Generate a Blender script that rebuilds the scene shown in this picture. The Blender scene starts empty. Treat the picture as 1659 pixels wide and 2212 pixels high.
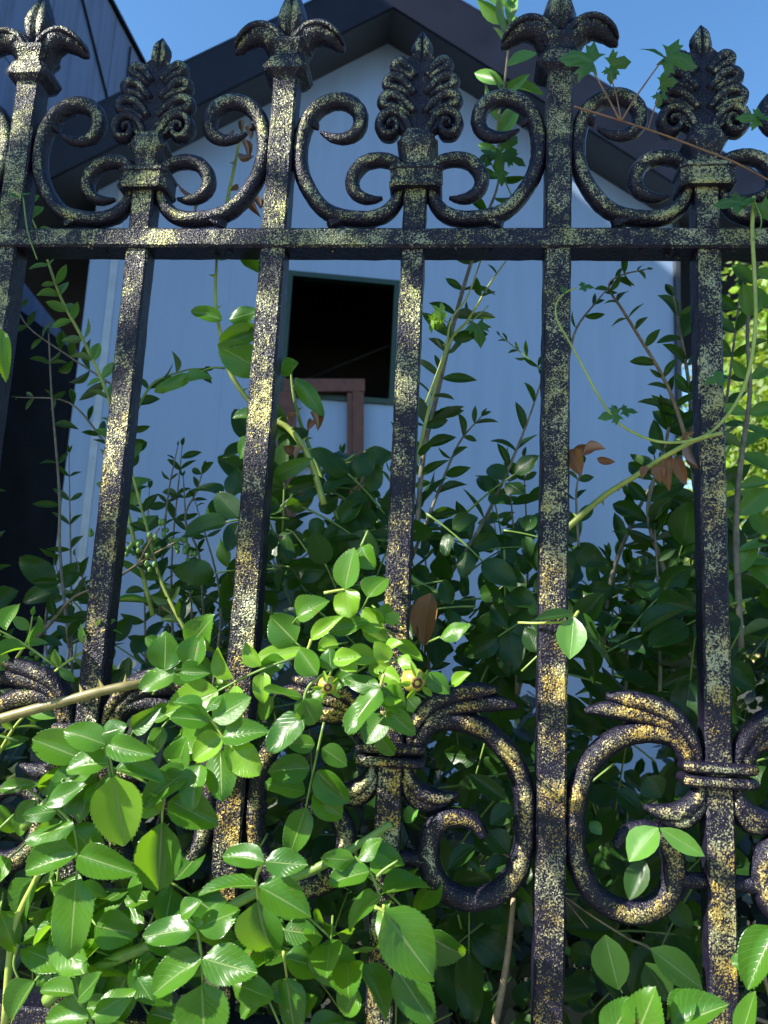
import bpy, math, random
import numpy as np
from mathutils import Vector, Matrix
random.seed(7)
rng = np.random.default_rng(7)
C = bpy.context.scene.collection
sc = bpy.context.scene
R = math.radians

# ------------------------------------------------------------------ camera
CZ = 1.5                                   # eye height above the ground
CAM = np.array([0.41939, -0.63533, CZ])
PITCH, YAW, ROLL, F = 0.162503, -0.093173, 0.048309, 1664.8
W0, H0 = 1659.0, 2212.0
def _axes():
    cp, sp = math.cos(PITCH), math.sin(PITCH); cy, sy = math.cos(YAW), math.sin(YAW); cr, sr = math.cos(ROLL), math.sin(ROLL)
    f = np.array([sy*cp, cy*cp, sp]); rt = np.array([cy, -sy, 0]); up = np.cross(rt, f)
    return rt*cr+up*sr, -rt*sr+up*cr, f
AR, AU, AF = _axes()
cam = bpy.data.cameras.new('camera'); co = bpy.data.objects.new('camera', cam); C.objects.link(co)
co.matrix_world = Matrix(((AR[0], AU[0], -AF[0], CAM[0]), (AR[1], AU[1], -AF[1], CAM[1]), (AR[2], AU[2], -AF[2], CAM[2]), (0, 0, 0, 1)))
cam.sensor_fit = 'VERTICAL'; cam.sensor_height = 36.0; cam.lens = F/H0*36.0
cam.clip_start = 0.02; cam.clip_end = 500
cam.dof.use_dof = True; cam.dof.focus_distance = 0.66; cam.dof.aperture_fstop = 13
sc.camera = co
# ------------------------------------------------------------------ light
SUN_A, SUN_E = R(62), R(34)                # from the fence's normal towards the left; elevation
S = np.array([-math.sin(SUN_A)*math.cos(SUN_E), -math.cos(SUN_A)*math.cos(SUN_E), math.sin(SUN_E)])
w = bpy.data.worlds.new('World'); sc.world = w; w.use_nodes = True
nt = w.node_tree; bg = nt.nodes['Background']
sky = nt.nodes.new('ShaderNodeTexSky'); sky.sky_type = 'NISHITA'; sky.sun_disc = False
sky.sun_elevation = SUN_E; sky.sun_rotation = math.atan2(S[0], S[1])
sky.air_density = 1.2; sky.dust_density = 0.1; sky.ozone_density = 3.0
hsv = nt.nodes.new('ShaderNodeHueSaturation'); hsv.inputs['Saturation'].default_value = 1.18
nt.links.new(sky.outputs[0], hsv.inputs['Color']); nt.links.new(hsv.outputs[0], bg.inputs[0]); bg.inputs[1].default_value = 0.105
sl = bpy.data.lights.new('sun', 'SUN'); sl.energy = 5.0; sl.angle = R(0.5); sl.color = (1, .95, .86)
so = bpy.data.objects.new('sun', sl); C.objects.link(so); so.location = (-5, -5, 8)
so.rotation_euler = Vector(S).to_track_quat('Z', 'Y').to_euler()
sc.view_settings.view_transform = 'Standard'; sc.view_settings.look = 'None'; sc.view_settings.gamma = 1
sc.view_settings.use_curve_mapping = False
sc.view_settings.exposure = 1.35

# ------------------------------------------------------------------ helpers
def ray(px, py):
    d = AF*F + AR*(px-W0/2) + AU*(H0/2-py); return d/np.linalg.norm(d)
def U(px, py, Y=0.0):
    "pixel of the photograph -> the point on the upright plane y=Y"
    d = ray(px, py); return CAM + d*((Y-CAM[1])/d[1])
def mpp(Y): return (Y-CAM[1])/F            # metres per photo pixel at depth Y
def mesh(name, V, Fc, smooth=False, uv=None, attr=None):
    m = bpy.data.meshes.new(name); m.from_pydata([tuple(map(float, v)) for v in V], [], [tuple(map(int, f)) for f in Fc])
    if smooth: m.polygons.foreach_set('use_smooth', [True]*len(m.polygons))
    if uv is not None:
        l = m.uv_layers.new(name='UVMap'); vi = np.empty(len(m.loops), int); m.loops.foreach_get('vertex_index', vi)
        l.data.foreach_set('uv', np.asarray(uv, float)[vi].ravel())
    if attr is not None:
        a = m.attributes.new('rnd', 'FLOAT', 'POINT'); a.data.foreach_set('value', np.asarray(attr, float))
    m.update(); return m
def link(name, m, mat=None, parent=None, label=None):
    o = bpy.data.objects.new(name, m); C.objects.link(o)
    if mat is not None and len(m.materials) == 0: m.materials.append(mat)
    if parent is not None: o.parent = parent
    if label: o['label'] = label
    return o
def thing(name, label, cat, loc=(0, 0, 0), group=None):
    o = bpy.data.objects.new(name, None); C.objects.link(o); o.location = loc; o.empty_display_size = .1
    o['label'] = label; o['category'] = cat
    if group: o['group'] = group
    bpy.context.view_layer.update()
    return o
def put(o, parent):
    "parent keeping world coordinates (things sit unrotated at their base)"
    o.parent = parent; o.matrix_parent_inverse = Matrix.Translation(parent.location).inverted()
class MB:
    def __init__(s): s.V = []; s.F = []; s.A = []
    def add(s, V, Fc):
        k = len(s.V); s.V += [tuple(v) for v in V]; s.F += [tuple(i+k for i in f) for f in Fc]
    def quad(s, a, b, c, d): s.add([a, b, c, d], [(0, 1, 2, 3)])
    def box(s, c, h, M=None):
        V = [np.array([x*h[0], y*h[1], z*h[2]]) for x in (-1, 1) for y in (-1, 1) for z in (-1, 1)]
        if M is not None: V = [M@v for v in V]
        s.add([v+np.array(c) for v in V], [(0, 1, 3, 2), (4, 6, 7, 5), (0, 4, 5, 1), (2, 3, 7, 6), (0, 2, 6, 4), (1, 5, 7, 3)])
    def loft(s, rings, cap=True, closed=True):
        n = len(rings[0]); k = len(s.V); 
        for r in rings: s.V += [tuple(p) for p in r]
        for i in range(len(rings)-1):
            for j in range(n if closed else n-1):
                a = k+i*n+j; b = k+i*n+(j+1) % n
                s.F.append((a, b, b+n, a+n))
        if cap:
            s.F.append(tuple(k+j for j in range(n-1, -1, -1))); s.F.append(tuple(k+(len(rings)-1)*n+j for j in range(n)))
    def prism(s, poly, off):
        "front polygon (world points) pushed by the vector off"
        n = len(poly); P = [np.array(p) for p in poly]; k = len(s.V)
        s.V += [tuple(p) for p in P]+[tuple(p+off) for p in P]
        s.F.append(tuple(k+i for i in range(n))); s.F.append(tuple(k+n+i for i in range(n-1, -1, -1)))
        for i in range(n):
            j = (i+1) % n; s.F.append((k+i, k+n+i, k+n+j, k+j))
    def build(s, name, mat, parent=None, smooth=False, label=None, kind=None):
        m = mesh(name, s.V, s.F, smooth); o = link(name, m, mat, None, label)
        if parent is not None: put(o, parent)
        if kind: o['kind'] = kind
        return o
def crom(P, n=6):
    P = [np.array(p, float) for p in P]
    Q = [2*P[0]-P[1]]+P+[2*P[-1]-P[-2]]; out = []
    for i in range(1, len(Q)-2):
        for k in range(n):
            t = k/n; a, b, c, d = Q[i-1], Q[i], Q[i+1], Q[i+2]
            out.append(.5*((2*b)+(-a+c)*t+(2*a-5*b+4*c-d)*t*t+(-a+3*b-3*c+d)*t**3))
    out.append(P[-1]); return out
def tube(mb, P, r, seg=8, n=5, jit=0):
    "3D cane"
    P = crom(P, n) if n > 1 else [np.array(p, float) for p in P]
    N = len(P); rr = np.interp(np.linspace(0, 1, N), np.linspace(0, 1, len(r)), r) if hasattr(r, '__len__') else [r]*N
    T = [P[min(i+1, N-1)]-P[max(i-1, 0)] for i in range(N)]
    a = np.array([0, 1., .01]); rings = []
    for i in range(N):
        t = T[i]/(np.linalg.norm(T[i])+1e-9); u = a-t*(a@t); u /= np.linalg.norm(u)+1e-9; v = np.cross(t, u); a = u
        k = rr[i]*(1+jit*rng.normal())
        rings.append([P[i]+k*(math.cos(q)*u+math.sin(q)*v) for q in np.linspace(0, 2*math.pi, seg, endpoint=False)])
    mb.loft(rings)
def ridge(P2, x0, sgn, r, rd, seg=12, n=7, y0=0.0, jit=.02, mb=None, flat=0.0):
    "sweep of an elliptic rod along a path in the fence plane; P2 local (x,z); mirrored by sgn round x0"
    P = crom([(p[0], p[1]) for p in P2], n); N = len(P)
    tt = np.linspace(0, 1, N)
    rr = np.interp(tt, np.linspace(0, 1, len(r)), r); dd = np.interp(tt, np.linspace(0, 1, len(rd)), rd)
    yy = y0 if not hasattr(y0, '__len__') else None
    yv = np.interp(tt, np.linspace(0, 1, len(y0)), y0) if yy is None else np.full(N, y0)
    rings = []
    for i in range(N):
        t = P[min(i+1, N-1)]-P[max(i-1, 0)]; t = t/(np.linalg.norm(t)+1e-9); nn = np.array([-t[1], t[0]])
        ring = []
        for q in np.linspace(0, 2*math.pi, seg, endpoint=False):
            k = 1+jit*rng.normal(); c = math.cos(q)*rr[i]*k; e = math.sin(q)*dd[i]*k
            p = P[i]+nn*c; ring.append((x0+sgn*p[0], yv[i]+e, p[1]))
        rings.append(ring)
    if sgn < 0: rings = [list(reversed(g)) for g in rings]
    mb = mb or MB(); mb.loft(rings); return mb

# ------------------------------------------------------------------ materials
def new_mat(name):
    m = bpy.data.materials.new(name); m.use_nodes = True; N = m.node_tree.nodes; L = m.node_tree.links
    return m, N, L, N['Principled BSDF']
def nd(N, t, **k):
    n = N.new(t)
    for a, b in k.items(): setattr(n, a, b)
    return n
def mixc(N, L, f, a, b):
    m = nd(N, 'ShaderNodeMix', data_type='RGBA')
    for s, v in ((m.inputs[0], f), (m.inputs[6], a), (m.inputs[7], b)):
        if isinstance(v, (int, float)): s.default_value = v
        elif isinstance(v, tuple): s.default_value = (*v, 1)
        else: L.new(v, s)
    return m.outputs[2]
def mth(N, L, op, a, b=0.0, c=None, clamp=False):
    m = nd(N, 'ShaderNodeMath', operation=op, use_clamp=clamp)
    for i, v in enumerate((a, b, c)):
        if v is None: continue
        if isinstance(v, (int, float)): m.inputs[i].default_value = v
        else: L.new(v, m.inputs[i])
    return m.outputs[0]
def ramp(N, L, f, a, b, va=0.0, vb=1.0):
    m = nd(N, 'ShaderNodeMapRange', clamp=True); L.new(f, m.inputs[0])
    for i, v in enumerate((a, b, va, vb)): m.inputs[i+1].default_value = v
    return m.outputs[0]
def noise(N, L, co, s, d=3, r=.55):
    n = nd(N, 'ShaderNodeTexNoise'); n.inputs['Scale'].default_value = s; n.inputs['Detail'].default_value = d; n.inputs['Roughness'].default_value = r
    if co is not None: L.new(co, n.inputs[0])
    return n.outputs[0]
def plain(name, col, rough=.6, metal=0, nz=0, scale=20, bump=0, spec=.5):
    m, N, L, B = new_mat(name)
    B.inputs['Roughness'].default_value = rough; B.inputs['Metallic'].default_value = metal; B.inputs['Specular IOR Level'].default_value = spec
    g = nd(N, 'ShaderNodeNewGeometry').outputs['Position']
    n = noise(N, L, g, scale, 4)
    L.new(mixc(N, L, ramp(N, L, n, .3, .7), tuple(c*(1-nz) for c in col), tuple(min(1, c*(1+nz)) for c in col)), B.inputs['Base Color'])
    if bump:
        b = nd(N, 'ShaderNodeBump'); b.inputs['Strength'].default_value = 1; b.inputs['Distance'].default_value = bump
        L.new(n, b.inputs['Height']); L.new(b.outputs[0], B.inputs['Normal'])
    return m
def iron():
    m, N, L, B = new_mat('painted_iron')
    geo = nd(N, 'ShaderNodeNewGeometry'); pos = geo.outputs['Position']
    sx = nd(N, 'ShaderNodeSeparateXYZ'); L.new(geo.outputs['Normal'], sx.inputs[0])
    sp = nd(N, 'ShaderNodeSeparateXYZ'); L.new(pos, sp.inputs[0])
    front = mth(N, L, 'MULTIPLY', ramp(N, L, mth(N, L, 'MULTIPLY', sx.outputs[1], -1.0), .45, .92), ramp(N, L, sp.outputs[1], -.0035, -.0068))
    big = noise(N, L, pos, 34, 3, .6); fine = noise(N, L, pos, 760, 1.5, .6); mid = noise(N, L, pos, 150, 4, .75)
    a = mth(N, L, 'ADD', mth(N, L, 'MULTIPLY', fine, 1.7), mth(N, L, 'MULTIPLY', mid, .9))
    a = mth(N, L, 'ADD', a, mth(N, L, 'MULTIPLY', big, 1.45))
    edge = mth(N, L, 'MULTIPLY', mth(N, L, 'SUBTRACT', 1.0, front), .5)
    a = mth(N, L, 'SUBTRACT', a, edge)
    mask = mth(N, L, 'MULTIPLY', ramp(N, L, a, 2.03, 2.36), ramp(N, L, front, 0, .25))
    gold = mixc(N, L, ramp(N, L, sp.outputs[2], CZ-.05, CZ+.25), (.58, .40, .09), (.42, .41, .16))
    gold = mixc(N, L, ramp(N, L, noise(N, L, pos, 26, 2), .4, .62), gold, (.47, .46, .26))
    dark = mixc(N, L, ramp(N, L, mid, .3, .7), (.006, .005, .012), (.016, .014, .030))
    L.new(mixc(N, L, mask, dark, gold), B.inputs['Base Color'])
    L.new(mth(N, L, 'MULTIPLY', mask, .55), B.inputs['Metallic'])
    L.new(ramp(N, L, mask, 0, 1, .30, .38), B.inputs['Roughness']); B.inputs['Specular IOR Level'].default_value = .3
    b = nd(N, 'ShaderNodeBump'); b.inputs['Strength'].default_value = 1.0; b.inputs['Distance'].default_value = .0014
    hh = mth(N, L, 'ADD', mth(N, L, 'MULTIPLY', noise(N, L, pos, 520, 2, .6), 1.0), mth(N, L, 'MULTIPLY', mid, 1.2))
    L.new(hh, b.inputs['Height']); L.new(b.outputs[0], B.inputs['Normal'])
    return m
def leafmat(name, ca, cb, trans, vein=(.22, .30, .10), rough=.3, tw=.28, spec=.5, under=None, side=True):
    m, N, L, B = new_mat(name)
    oi = nd(N, 'ShaderNodeObjectInfo').outputs['Random']; at = nd(N, 'ShaderNodeAttribute', attribute_name='rnd').outputs['Fac']
    r = mth(N, L, 'FRACT', mth(N, L, 'ADD', oi, at))
    uv = nd(N, 'ShaderNodeUVMap').outputs[0]; sx = nd(N, 'ShaderNodeSeparateXYZ'); L.new(uv, sx.inputs[0])
    au = mth(N, L, 'ABSOLUTE', mth(N, L, 'SUBTRACT', sx.outputs[0], .5))
    geo = nd(N, 'ShaderNodeNewGeometry'); pos = geo.outputs['Position']
    col = mixc(N, L, r, ca, cb)
    col = mixc(N, L, ramp(N, L, noise(N, L, pos, 70, 3), .3, .75, 0, .35), col, tuple(c*1.9 for c in ca))
    spot = ramp(N, L, noise(N, L, pos, 55, 2), .69, .74, 0, .7); col = mixc(N, L, spot, col, (.13, .085, .025))
    rib = ramp(N, L, au, .012, .035, 1, 0)
    saw = mth(N, L, 'FRACT', mth(N, L, 'SUBTRACT', mth(N, L, 'MULTIPLY', sx.outputs[1], 8.5), mth(N, L, 'MULTIPLY', au, 6.0)))
    sv = mth(N, L, 'ABSOLUTE', mth(N, L, 'SUBTRACT', saw, .5)); svm = ramp(N, L, sv, .0, .10, .20 if side else 0, 0)
    v = mth(N, L, 'MAXIMUM', mth(N, L, 'MULTIPLY', rib, .8), svm)
    col = mixc(N, L, v, col, vein)
    und = under or tuple(.5*c+.06 for c in cb)
    col = mixc(N, L, geo.outputs['Backfacing'], col, und)
    L.new(col, B.inputs['Base Color']); B.inputs['Specular IOR Level'].default_value = spec
    L.new(ramp(N, L, geo.outputs['Backfacing'], 0, 1, rough, .65), B.inputs['Roughness'])
    b = nd(N, 'ShaderNodeBump'); b.inputs['Strength'].default_value = .35; b.inputs['Distance'].default_value = .0008
    hh = mth(N, L, 'SUBTRACT', mth(N, L, 'MULTIPLY', noise(N, L, pos, 140, 2), .8), v)
    L.new(hh, b.inputs['Height']); L.new(b.outputs[0], B.inputs['Normal'])
    tr = nd(N, 'ShaderNodeBsdfTranslucent'); L.new(mixc(N, L, v, trans, tuple(c*.6 for c in trans)), tr.inputs[0])
    mx = nd(N, 'ShaderNodeMixShader'); mx.inputs[0].default_value = tw
    out = N['Material Output']; L.new(B.outputs[0], mx.inputs[1]); L.new(tr.outputs[0], mx.inputs[2]); L.new(mx.outputs[0], out.inputs[0])
    return m
M_iron = iron()
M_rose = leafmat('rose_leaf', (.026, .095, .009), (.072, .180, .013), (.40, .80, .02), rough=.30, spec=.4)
M_rose_shade = leafmat('shaded_rose_leaf', (.013, .044, .007), (.028, .082, .011), (.15, .34, .01), vein=(.05, .09, .03), rough=.36, spec=.35)  # rose leaf again, colour darkened to put shade on the bushes behind
M_rose_y = leafmat('young_rose_leaf', (.12, .25, .015), (.16, .32, .02), (.45, .75, .03), rough=.34, spec=.4)
M_privet = leafmat('privet_leaf', (.013, .042, .007), (.028, .076, .011), (.14, .32, .01), vein=(.06, .11, .04), rough=.36, spec=.35, side=False)
M_privet_y = leafmat('young_and_lit_privet_leaf', (.08, .20, .03), (.11, .26, .04), (.30, .55, .05), vein=(.2, .32, .1), rough=.36, side=False)  # young shoots; elsewhere the brighter colour stands in for sunlight on privet leaves
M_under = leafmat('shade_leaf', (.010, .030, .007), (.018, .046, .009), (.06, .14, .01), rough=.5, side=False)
M_brown = leafmat('dry_leaf', (.17, .07, .035), (.26, .13, .05), (.5, .2, .05), vein=(.35, .2, .1), rough=.45, under=(.38, .25, .19))
M_vine = leafmat('vine_leaf', (.03, .10, .015), (.05, .15, .02), (.16, .36, .02), vein=(.08, .18, .04), rough=.5)
M_tree = leafmat('tree_leaf', (.17, .27, .03), (.30, .38, .04), (.55, .66, .05), vein=(.3, .4, .1), rough=.5, tw=.4, side=False)
M_tree_d = leafmat('shade_tree_leaf', (.05, .12, .02), (.08, .17, .03), (.2, .4, .03), rough=.5, side=False)
M_stem = plain('green_stem', (.16, .26, .05), .45, nz=.25, scale=60)
M_stem_y = plain('yellow_green_cane', (.33, .40, .08), .42, nz=.25, scale=60)
M_stem_r = plain('reddish_stalk', (.22, .11, .05), .5, nz=.3, scale=60)
M_bark = plain('tan_bark', (.26, .19, .11), .7, nz=.4, scale=90, bump=.001)
M_bark_g = plain('grey_twig_bark', (.20, .18, .13), .75, nz=.35, scale=120, bump=.0006)
M_berry = plain('green_berry', (.16, .30, .06), .35, nz=.2)
M_hip = plain('rose_hip_skin', (.42, .36, .05), .35, nz=.4, scale=120)
M_black = plain('dark_berry', (.01, .01, .014), .3)

# ------------------------------------------------------------------ ground
def ground():
    m, N, L, B = new_mat('soil')
    pos = nd(N, 'ShaderNodeNewGeometry').outputs['Position']
    n = noise(N, L, pos, 6, 6, .6); n2 = noise(N, L, pos, 45, 4)
    c = mixc(N, L, ramp(N, L, n, .35, .65), (.022, .017, .011), (.04, .032, .020))
    c = mixc(N, L, ramp(N, L, n2, .5, .62), c, (.03, .05, .015))
    L.new(c, B.inputs['Base Color']); B.inputs['Roughness'].default_value = .95
    b = nd(N, 'ShaderNodeBump'); b.inputs['Distance'].default_value = .03; L.new(n2, b.inputs['Height']); L.new(b.outputs[0], B.inputs['Normal'])
    mb = MB(); mb.quad((-150, -150, 0), (150, -150, 0), (150, 200, 0), (-150, 200, 0))
    mb.build('ground', m, kind='structure')
    mb = MB(); mb.box((0, -1.4, .02), (40, 1.2, .02)); mb.build('pavement', plain('paving', (.28, .27, .25), .85, nz=.15, scale=8), kind='structure')
ground()

# ------------------------------------------------------------------ the house
HY = 5.6; HA = R(11)                         # gable wall: depth on the axis, turned a little to the right
HN = np.array([math.sin(HA), -math.cos(HA), 0])          # outward normal
HX = np.array([math.cos(HA), math.sin(HA), 0])
HO = np.array([0, HY, 0])
def Hw(px, py, off=0.0):
    "point on the gable wall's plane, pushed off metres outwards"
    d = ray(px, py); o = HO+HN*off; return CAM+d*(((o-CAM)@HN)/(d@HN))
def house():
    def panelmat():
        m, N, L, B = new_mat('white_sandwich_panel')
        pos = nd(N, 'ShaderNodeNewGeometry').outputs['Position']
        mp = nd(N, 'ShaderNodeMapping'); mp.inputs['Scale'].default_value = (6, 6, .5); L.new(pos, mp.inputs[0])
        n = noise(N, L, mp.outputs[0], 1.6, 5)
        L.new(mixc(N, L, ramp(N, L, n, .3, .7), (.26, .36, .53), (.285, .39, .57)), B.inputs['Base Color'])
        B.inputs['Roughness'].default_value = .26
        return m
    mp = panelmat(); dark = plain('dark_roof_metal', (.009, .011, .022), .5, nz=.3, scale=3, spec=.25)
    trim = plain('grey_trim', (.045, .05, .062), .5, nz=.12, scale=4); galv = plain('galvanised_flashing', (.40, .45, .50), .4, .2, nz=.12, scale=9)
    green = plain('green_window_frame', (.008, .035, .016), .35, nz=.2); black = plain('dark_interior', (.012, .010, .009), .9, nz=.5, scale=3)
    base = Hw(830, 1300); base[2] = 0
    h = thing('gable_house', 'white panel-clad gable house with dark roof edge behind the iron fence', 'house', base)
    # wall outline
    Lx = 190; apex = Hw(850, 62); right = Hw(1452, 440); left = Hw(225, 395)
    xl = (left-HO)@HX; xr = (right-HO)@HX; xa = (apex-HO)@HX
    za, zl, zr = apex[2], left[2], right[2]
    xl = (Hw(190, 600)-HO)@HX
    def top(x):
        return zl+(za-zl)*(x-xl)/(xa-xl) if x < xa else zr+(za-zr)*(x-xr)/(xa-xr)
    def wp(x, z, off=0.0): return HO+HX*x+HN*off+np.array([0, 0, z])
    # window opening
    wl = (Hw(612, 720)-HO)@HX; wr = (Hw(858, 720)-HO)@HX; wt = Hw(740, 597)[2]; wb = Hw(740, 867)[2]
    print('house', xl, xr, za, wl, wr, wt, wb)
    seams = np.linspace(xl+.18, xr, 6)
    xs = [xl+.18]+list(seams[1:])
    sill = 0
    def panel(x0, x1, z0, z1f):
        m = MB(); g = .0004
        pts = [(x0+g, z0), (x1-g, z0), (x1-g, z1f(x1-g))]
        if x0 < xa < x1: pts.append((xa, z1f(xa)))
        pts.append((x0+g, z1f(x0+g)))
        m.prism([wp(x, z) for x, z in pts], -HN*.05); return m
    for i in range(len(xs)-1):
        x0, x1 = xs[i], xs[i+1]
        cuts = sorted({x0, x1, *[c for c in (wl, wr) if x0 < c < x1]})
        mbp = MB()
        for a, b in zip(cuts[:-1], cuts[1:]):
            ins = a >= wl-1e-6 and b <= wr+1e-6
            segs = [(0, lambda x: wb), (wt, top)] if ins else [(0, top)]
            for z0, f in segs:
                g0 = .0004 if a == x0 else 0; g1 = .0004 if b == x1 else 0
                pts = [(a+g0, z0), (b-g1, z0), (b-g1, f(b-g1))]
                if a < xa < b and f is top: pts.append((xa, top(xa)))
                pts.append((a+g0, f(a+g0)))
                k = len(mbp.V); mbp.prism([wp(x, z) for x, z in pts], -HN*.05)
        mbp.build('wall_panel', mp, h)
    M3 = np.array([HX, -HN, [0, 0, 1]]).T
    m = MB(); m.box(wp((xl+xr)/2, 1.5, -.07), ((xr-xl)/2, .004, 1.5), M3)      # seam backing
    m.box(wp((xl+wl)/2, (zl)/2, -.07), ((wl-xl)/2-.02, .005, zl/2-.05), M3); m.box(wp((wr+xr)/2, zr/2, -.07), ((xr-wr)/2-.02, .0045, zr/2-.05), M3)
    m.build('seam_backing', trim, h)
    # corner flashing with rivets
    m = MB(); m.prism([wp(xl, 0, .003), wp(xl+.18, 0, .003), wp(xl+.18, top(xl+.18), .003), wp(xl, top(xl), .003)], -HN*.06)
    fo = m.build('corner_flashing', mp, h)
    m = MB(); m.box(wp(xl+.20, zl/2, .006), (.03, .006, zl/2), M3); f2 = m.build('flashing_strip', galv, h)
    for z in np.arange(.6, zl-.1, .22):
        m = MB(); c = wp(xl+.205, z, .013)
        rr = [[c+HN*k*.003+(HX*math.cos(t)+np.array([0, 0, 1])*math.sin(t))*.006*(1-k*.35) for t in np.linspace(0, 2*math.pi, 7)[:-1]] for k in (0, 1, 2)]
        m.loft(rr); r = m.build('rivet', galv, None); put(r, h)
    m = MB(); m.box(wp(xr+.022, zr/2, .0), (.02, .05, zr/2), M3); m.build('corner_trim', trim, h)
    # side and back walls
    D = 3.2; bk = -HN*D
    m = MB()
    for x, z in ((xl, zl), (xr+.04, zr)):
        m.quad(wp(x, 0, -.055), wp(x, z, -.055), wp(x, z, -.055)+bk, wp(x, 0, -.055)+bk)
    m.quad(wp(xl, 0)+bk, wp(xr+.04, 0)+bk, wp(xr+.04, zr)+bk, wp(xl, zl)+bk); m.add([wp(xl, zl)+bk, wp(xr+.04, zr)+bk, wp(xa, za)+bk], [(0, 1, 2)])
    m.build('side_wall', mp, h)
    # dark room behind the window
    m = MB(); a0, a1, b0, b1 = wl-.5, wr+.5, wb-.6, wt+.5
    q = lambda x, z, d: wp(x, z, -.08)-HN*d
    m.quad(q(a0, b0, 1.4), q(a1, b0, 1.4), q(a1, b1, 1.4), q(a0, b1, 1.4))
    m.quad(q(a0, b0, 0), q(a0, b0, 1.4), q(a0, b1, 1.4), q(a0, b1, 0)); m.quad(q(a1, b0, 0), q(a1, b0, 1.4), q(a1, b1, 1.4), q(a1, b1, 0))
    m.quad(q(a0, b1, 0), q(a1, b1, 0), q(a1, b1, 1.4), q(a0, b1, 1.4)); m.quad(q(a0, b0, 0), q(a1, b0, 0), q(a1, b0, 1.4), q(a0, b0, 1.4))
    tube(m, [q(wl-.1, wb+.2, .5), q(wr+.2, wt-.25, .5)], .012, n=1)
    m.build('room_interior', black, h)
    # green window frame
    wf = thing('window_frame', '', ''); del wf['label'], wf['category']; wf.location = wp((wl+wr)/2, wb); bpy.context.view_layer.update(); put(wf, h)
    t = .045
    fb = MB()
    for c, hh in ((((wl+wr)/2, wt-t/2), ((wr-wl)/2, t/2)), (((wl+wr)/2, wb+t/2), ((wr-wl)/2, t/2)), ((wl+t/2, (wb+wt)/2), (t/2, (wt-wb)/2-t)), ((wr-t/2, (wb+wt)/2), (t/2, (wt-wb)/2-t))):
        m = MB(); m.box(wp(c[0], c[1], -.02), (hh[0], .045, hh[1]), M3); fb.add(m.V, m.F)
    bpy.data.objects.remove(wf)
    fb.build('window_frame', green, h)
    # roof: fascia boards, soffit, slabs
    oh = .42
    fa = Hw(850, -78, oh); fl = Hw(-60, 358, oh); fr = Hw(1760, 448, oh)
    ba = Hw(850, 14, oh); bl = Hw(-60, 468, oh); br = Hw(1760, 584, oh)
    for s_, (p, q_, r_, t_) in enumerate(((fa, fl, bl, ba), (fa, fr, br, ba))):
        m = MB(); m.prism([p, q_, r_, t_], -HN*.03); m.build('fascia_board', dark, h)
        m = MB(); up = np.array([0, 0, .035])
        m.prism([p+up, q_+up, q_+up*.1, p+up*.1], -HN*(D+oh*2)); m.build('roof_slab', dark, h)
        # soffit under the rake
        def wl_(pt):        # wall-top line continued
            x = (pt-HO)@HX; return wp(x, top(x), .0)
        a_, b_ = wp(xa, za, 0), wl_(r_)
        m = MB(); m.prism([t_-HN*.03, r_-HN*.03, r_-HN*(D+oh), t_-HN*(D+oh)], np.array([0, 0, .02])); m.build('soffit', trim, h)
        # grey trims stepping back to the wall
        for off, hgt, dz, mt in ((.0, .075, .0, trim), (.12, .05, .035, trim)):
            dd = (b_-a_); nrm = np.array([0, 0, 1.])
            p0, p1 = a_+HN*(.01+off)+nrm*(dz-.0), wp(*( (xl if s_ == 0 else xr), (zl if s_ == 0 else zr)), 0)+HN*(.01+off)+nrm*dz
            m = MB(); m.prism([p0, p1, p1+nrm*hgt, p0+nrm*hgt], -HN*.035 if off else HN*.03); m.build('rake_trim', mt, h)
    print('roof', fa, fl, fr, ba, 'wall', wp(xa, za), 'z', zl, zr)
    # wooden frame leaning on the wall
    wood = plain('brown_wood', (.12, .036, .018), .5, nz=.35, scale=14, bump=.001)
    b0 = Hw(700, 1290, .06); wd = thing('wooden_frame', 'brown wooden window sash frame leaning below the green window', 'frame', b0)
    def bar(x0, y0, x1, y1, name, d=.03):
        m = MB(); m.prism([Hw(x0, y1, .10), Hw(x1, y1, .10), Hw(x1, y0, .10), Hw(x0, y0, .10)], -HN*d*2); m.build(name, wood, wd)
    bar(612, 818, 788, 845, 'top_rail'); bar(597, 846, 630, 1290, 'stile'); bar(762, 846, 786, 1290, 'stile')
    bar(628, 978, 763, 1000, 'crossbar'); bar(618, 1266, 762, 1289, 'bottom_rail')
    m = MB()
    for x0, x1 in ((628, 640), (750, 761)): m.prism([Hw(x0, 1264, .085), Hw(x1, 1264, .085), Hw(x1, 848, .085), Hw(x0, 848, .085)], -HN*.02)
    m.build('inner_bead', wood, wd)
house()

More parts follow.
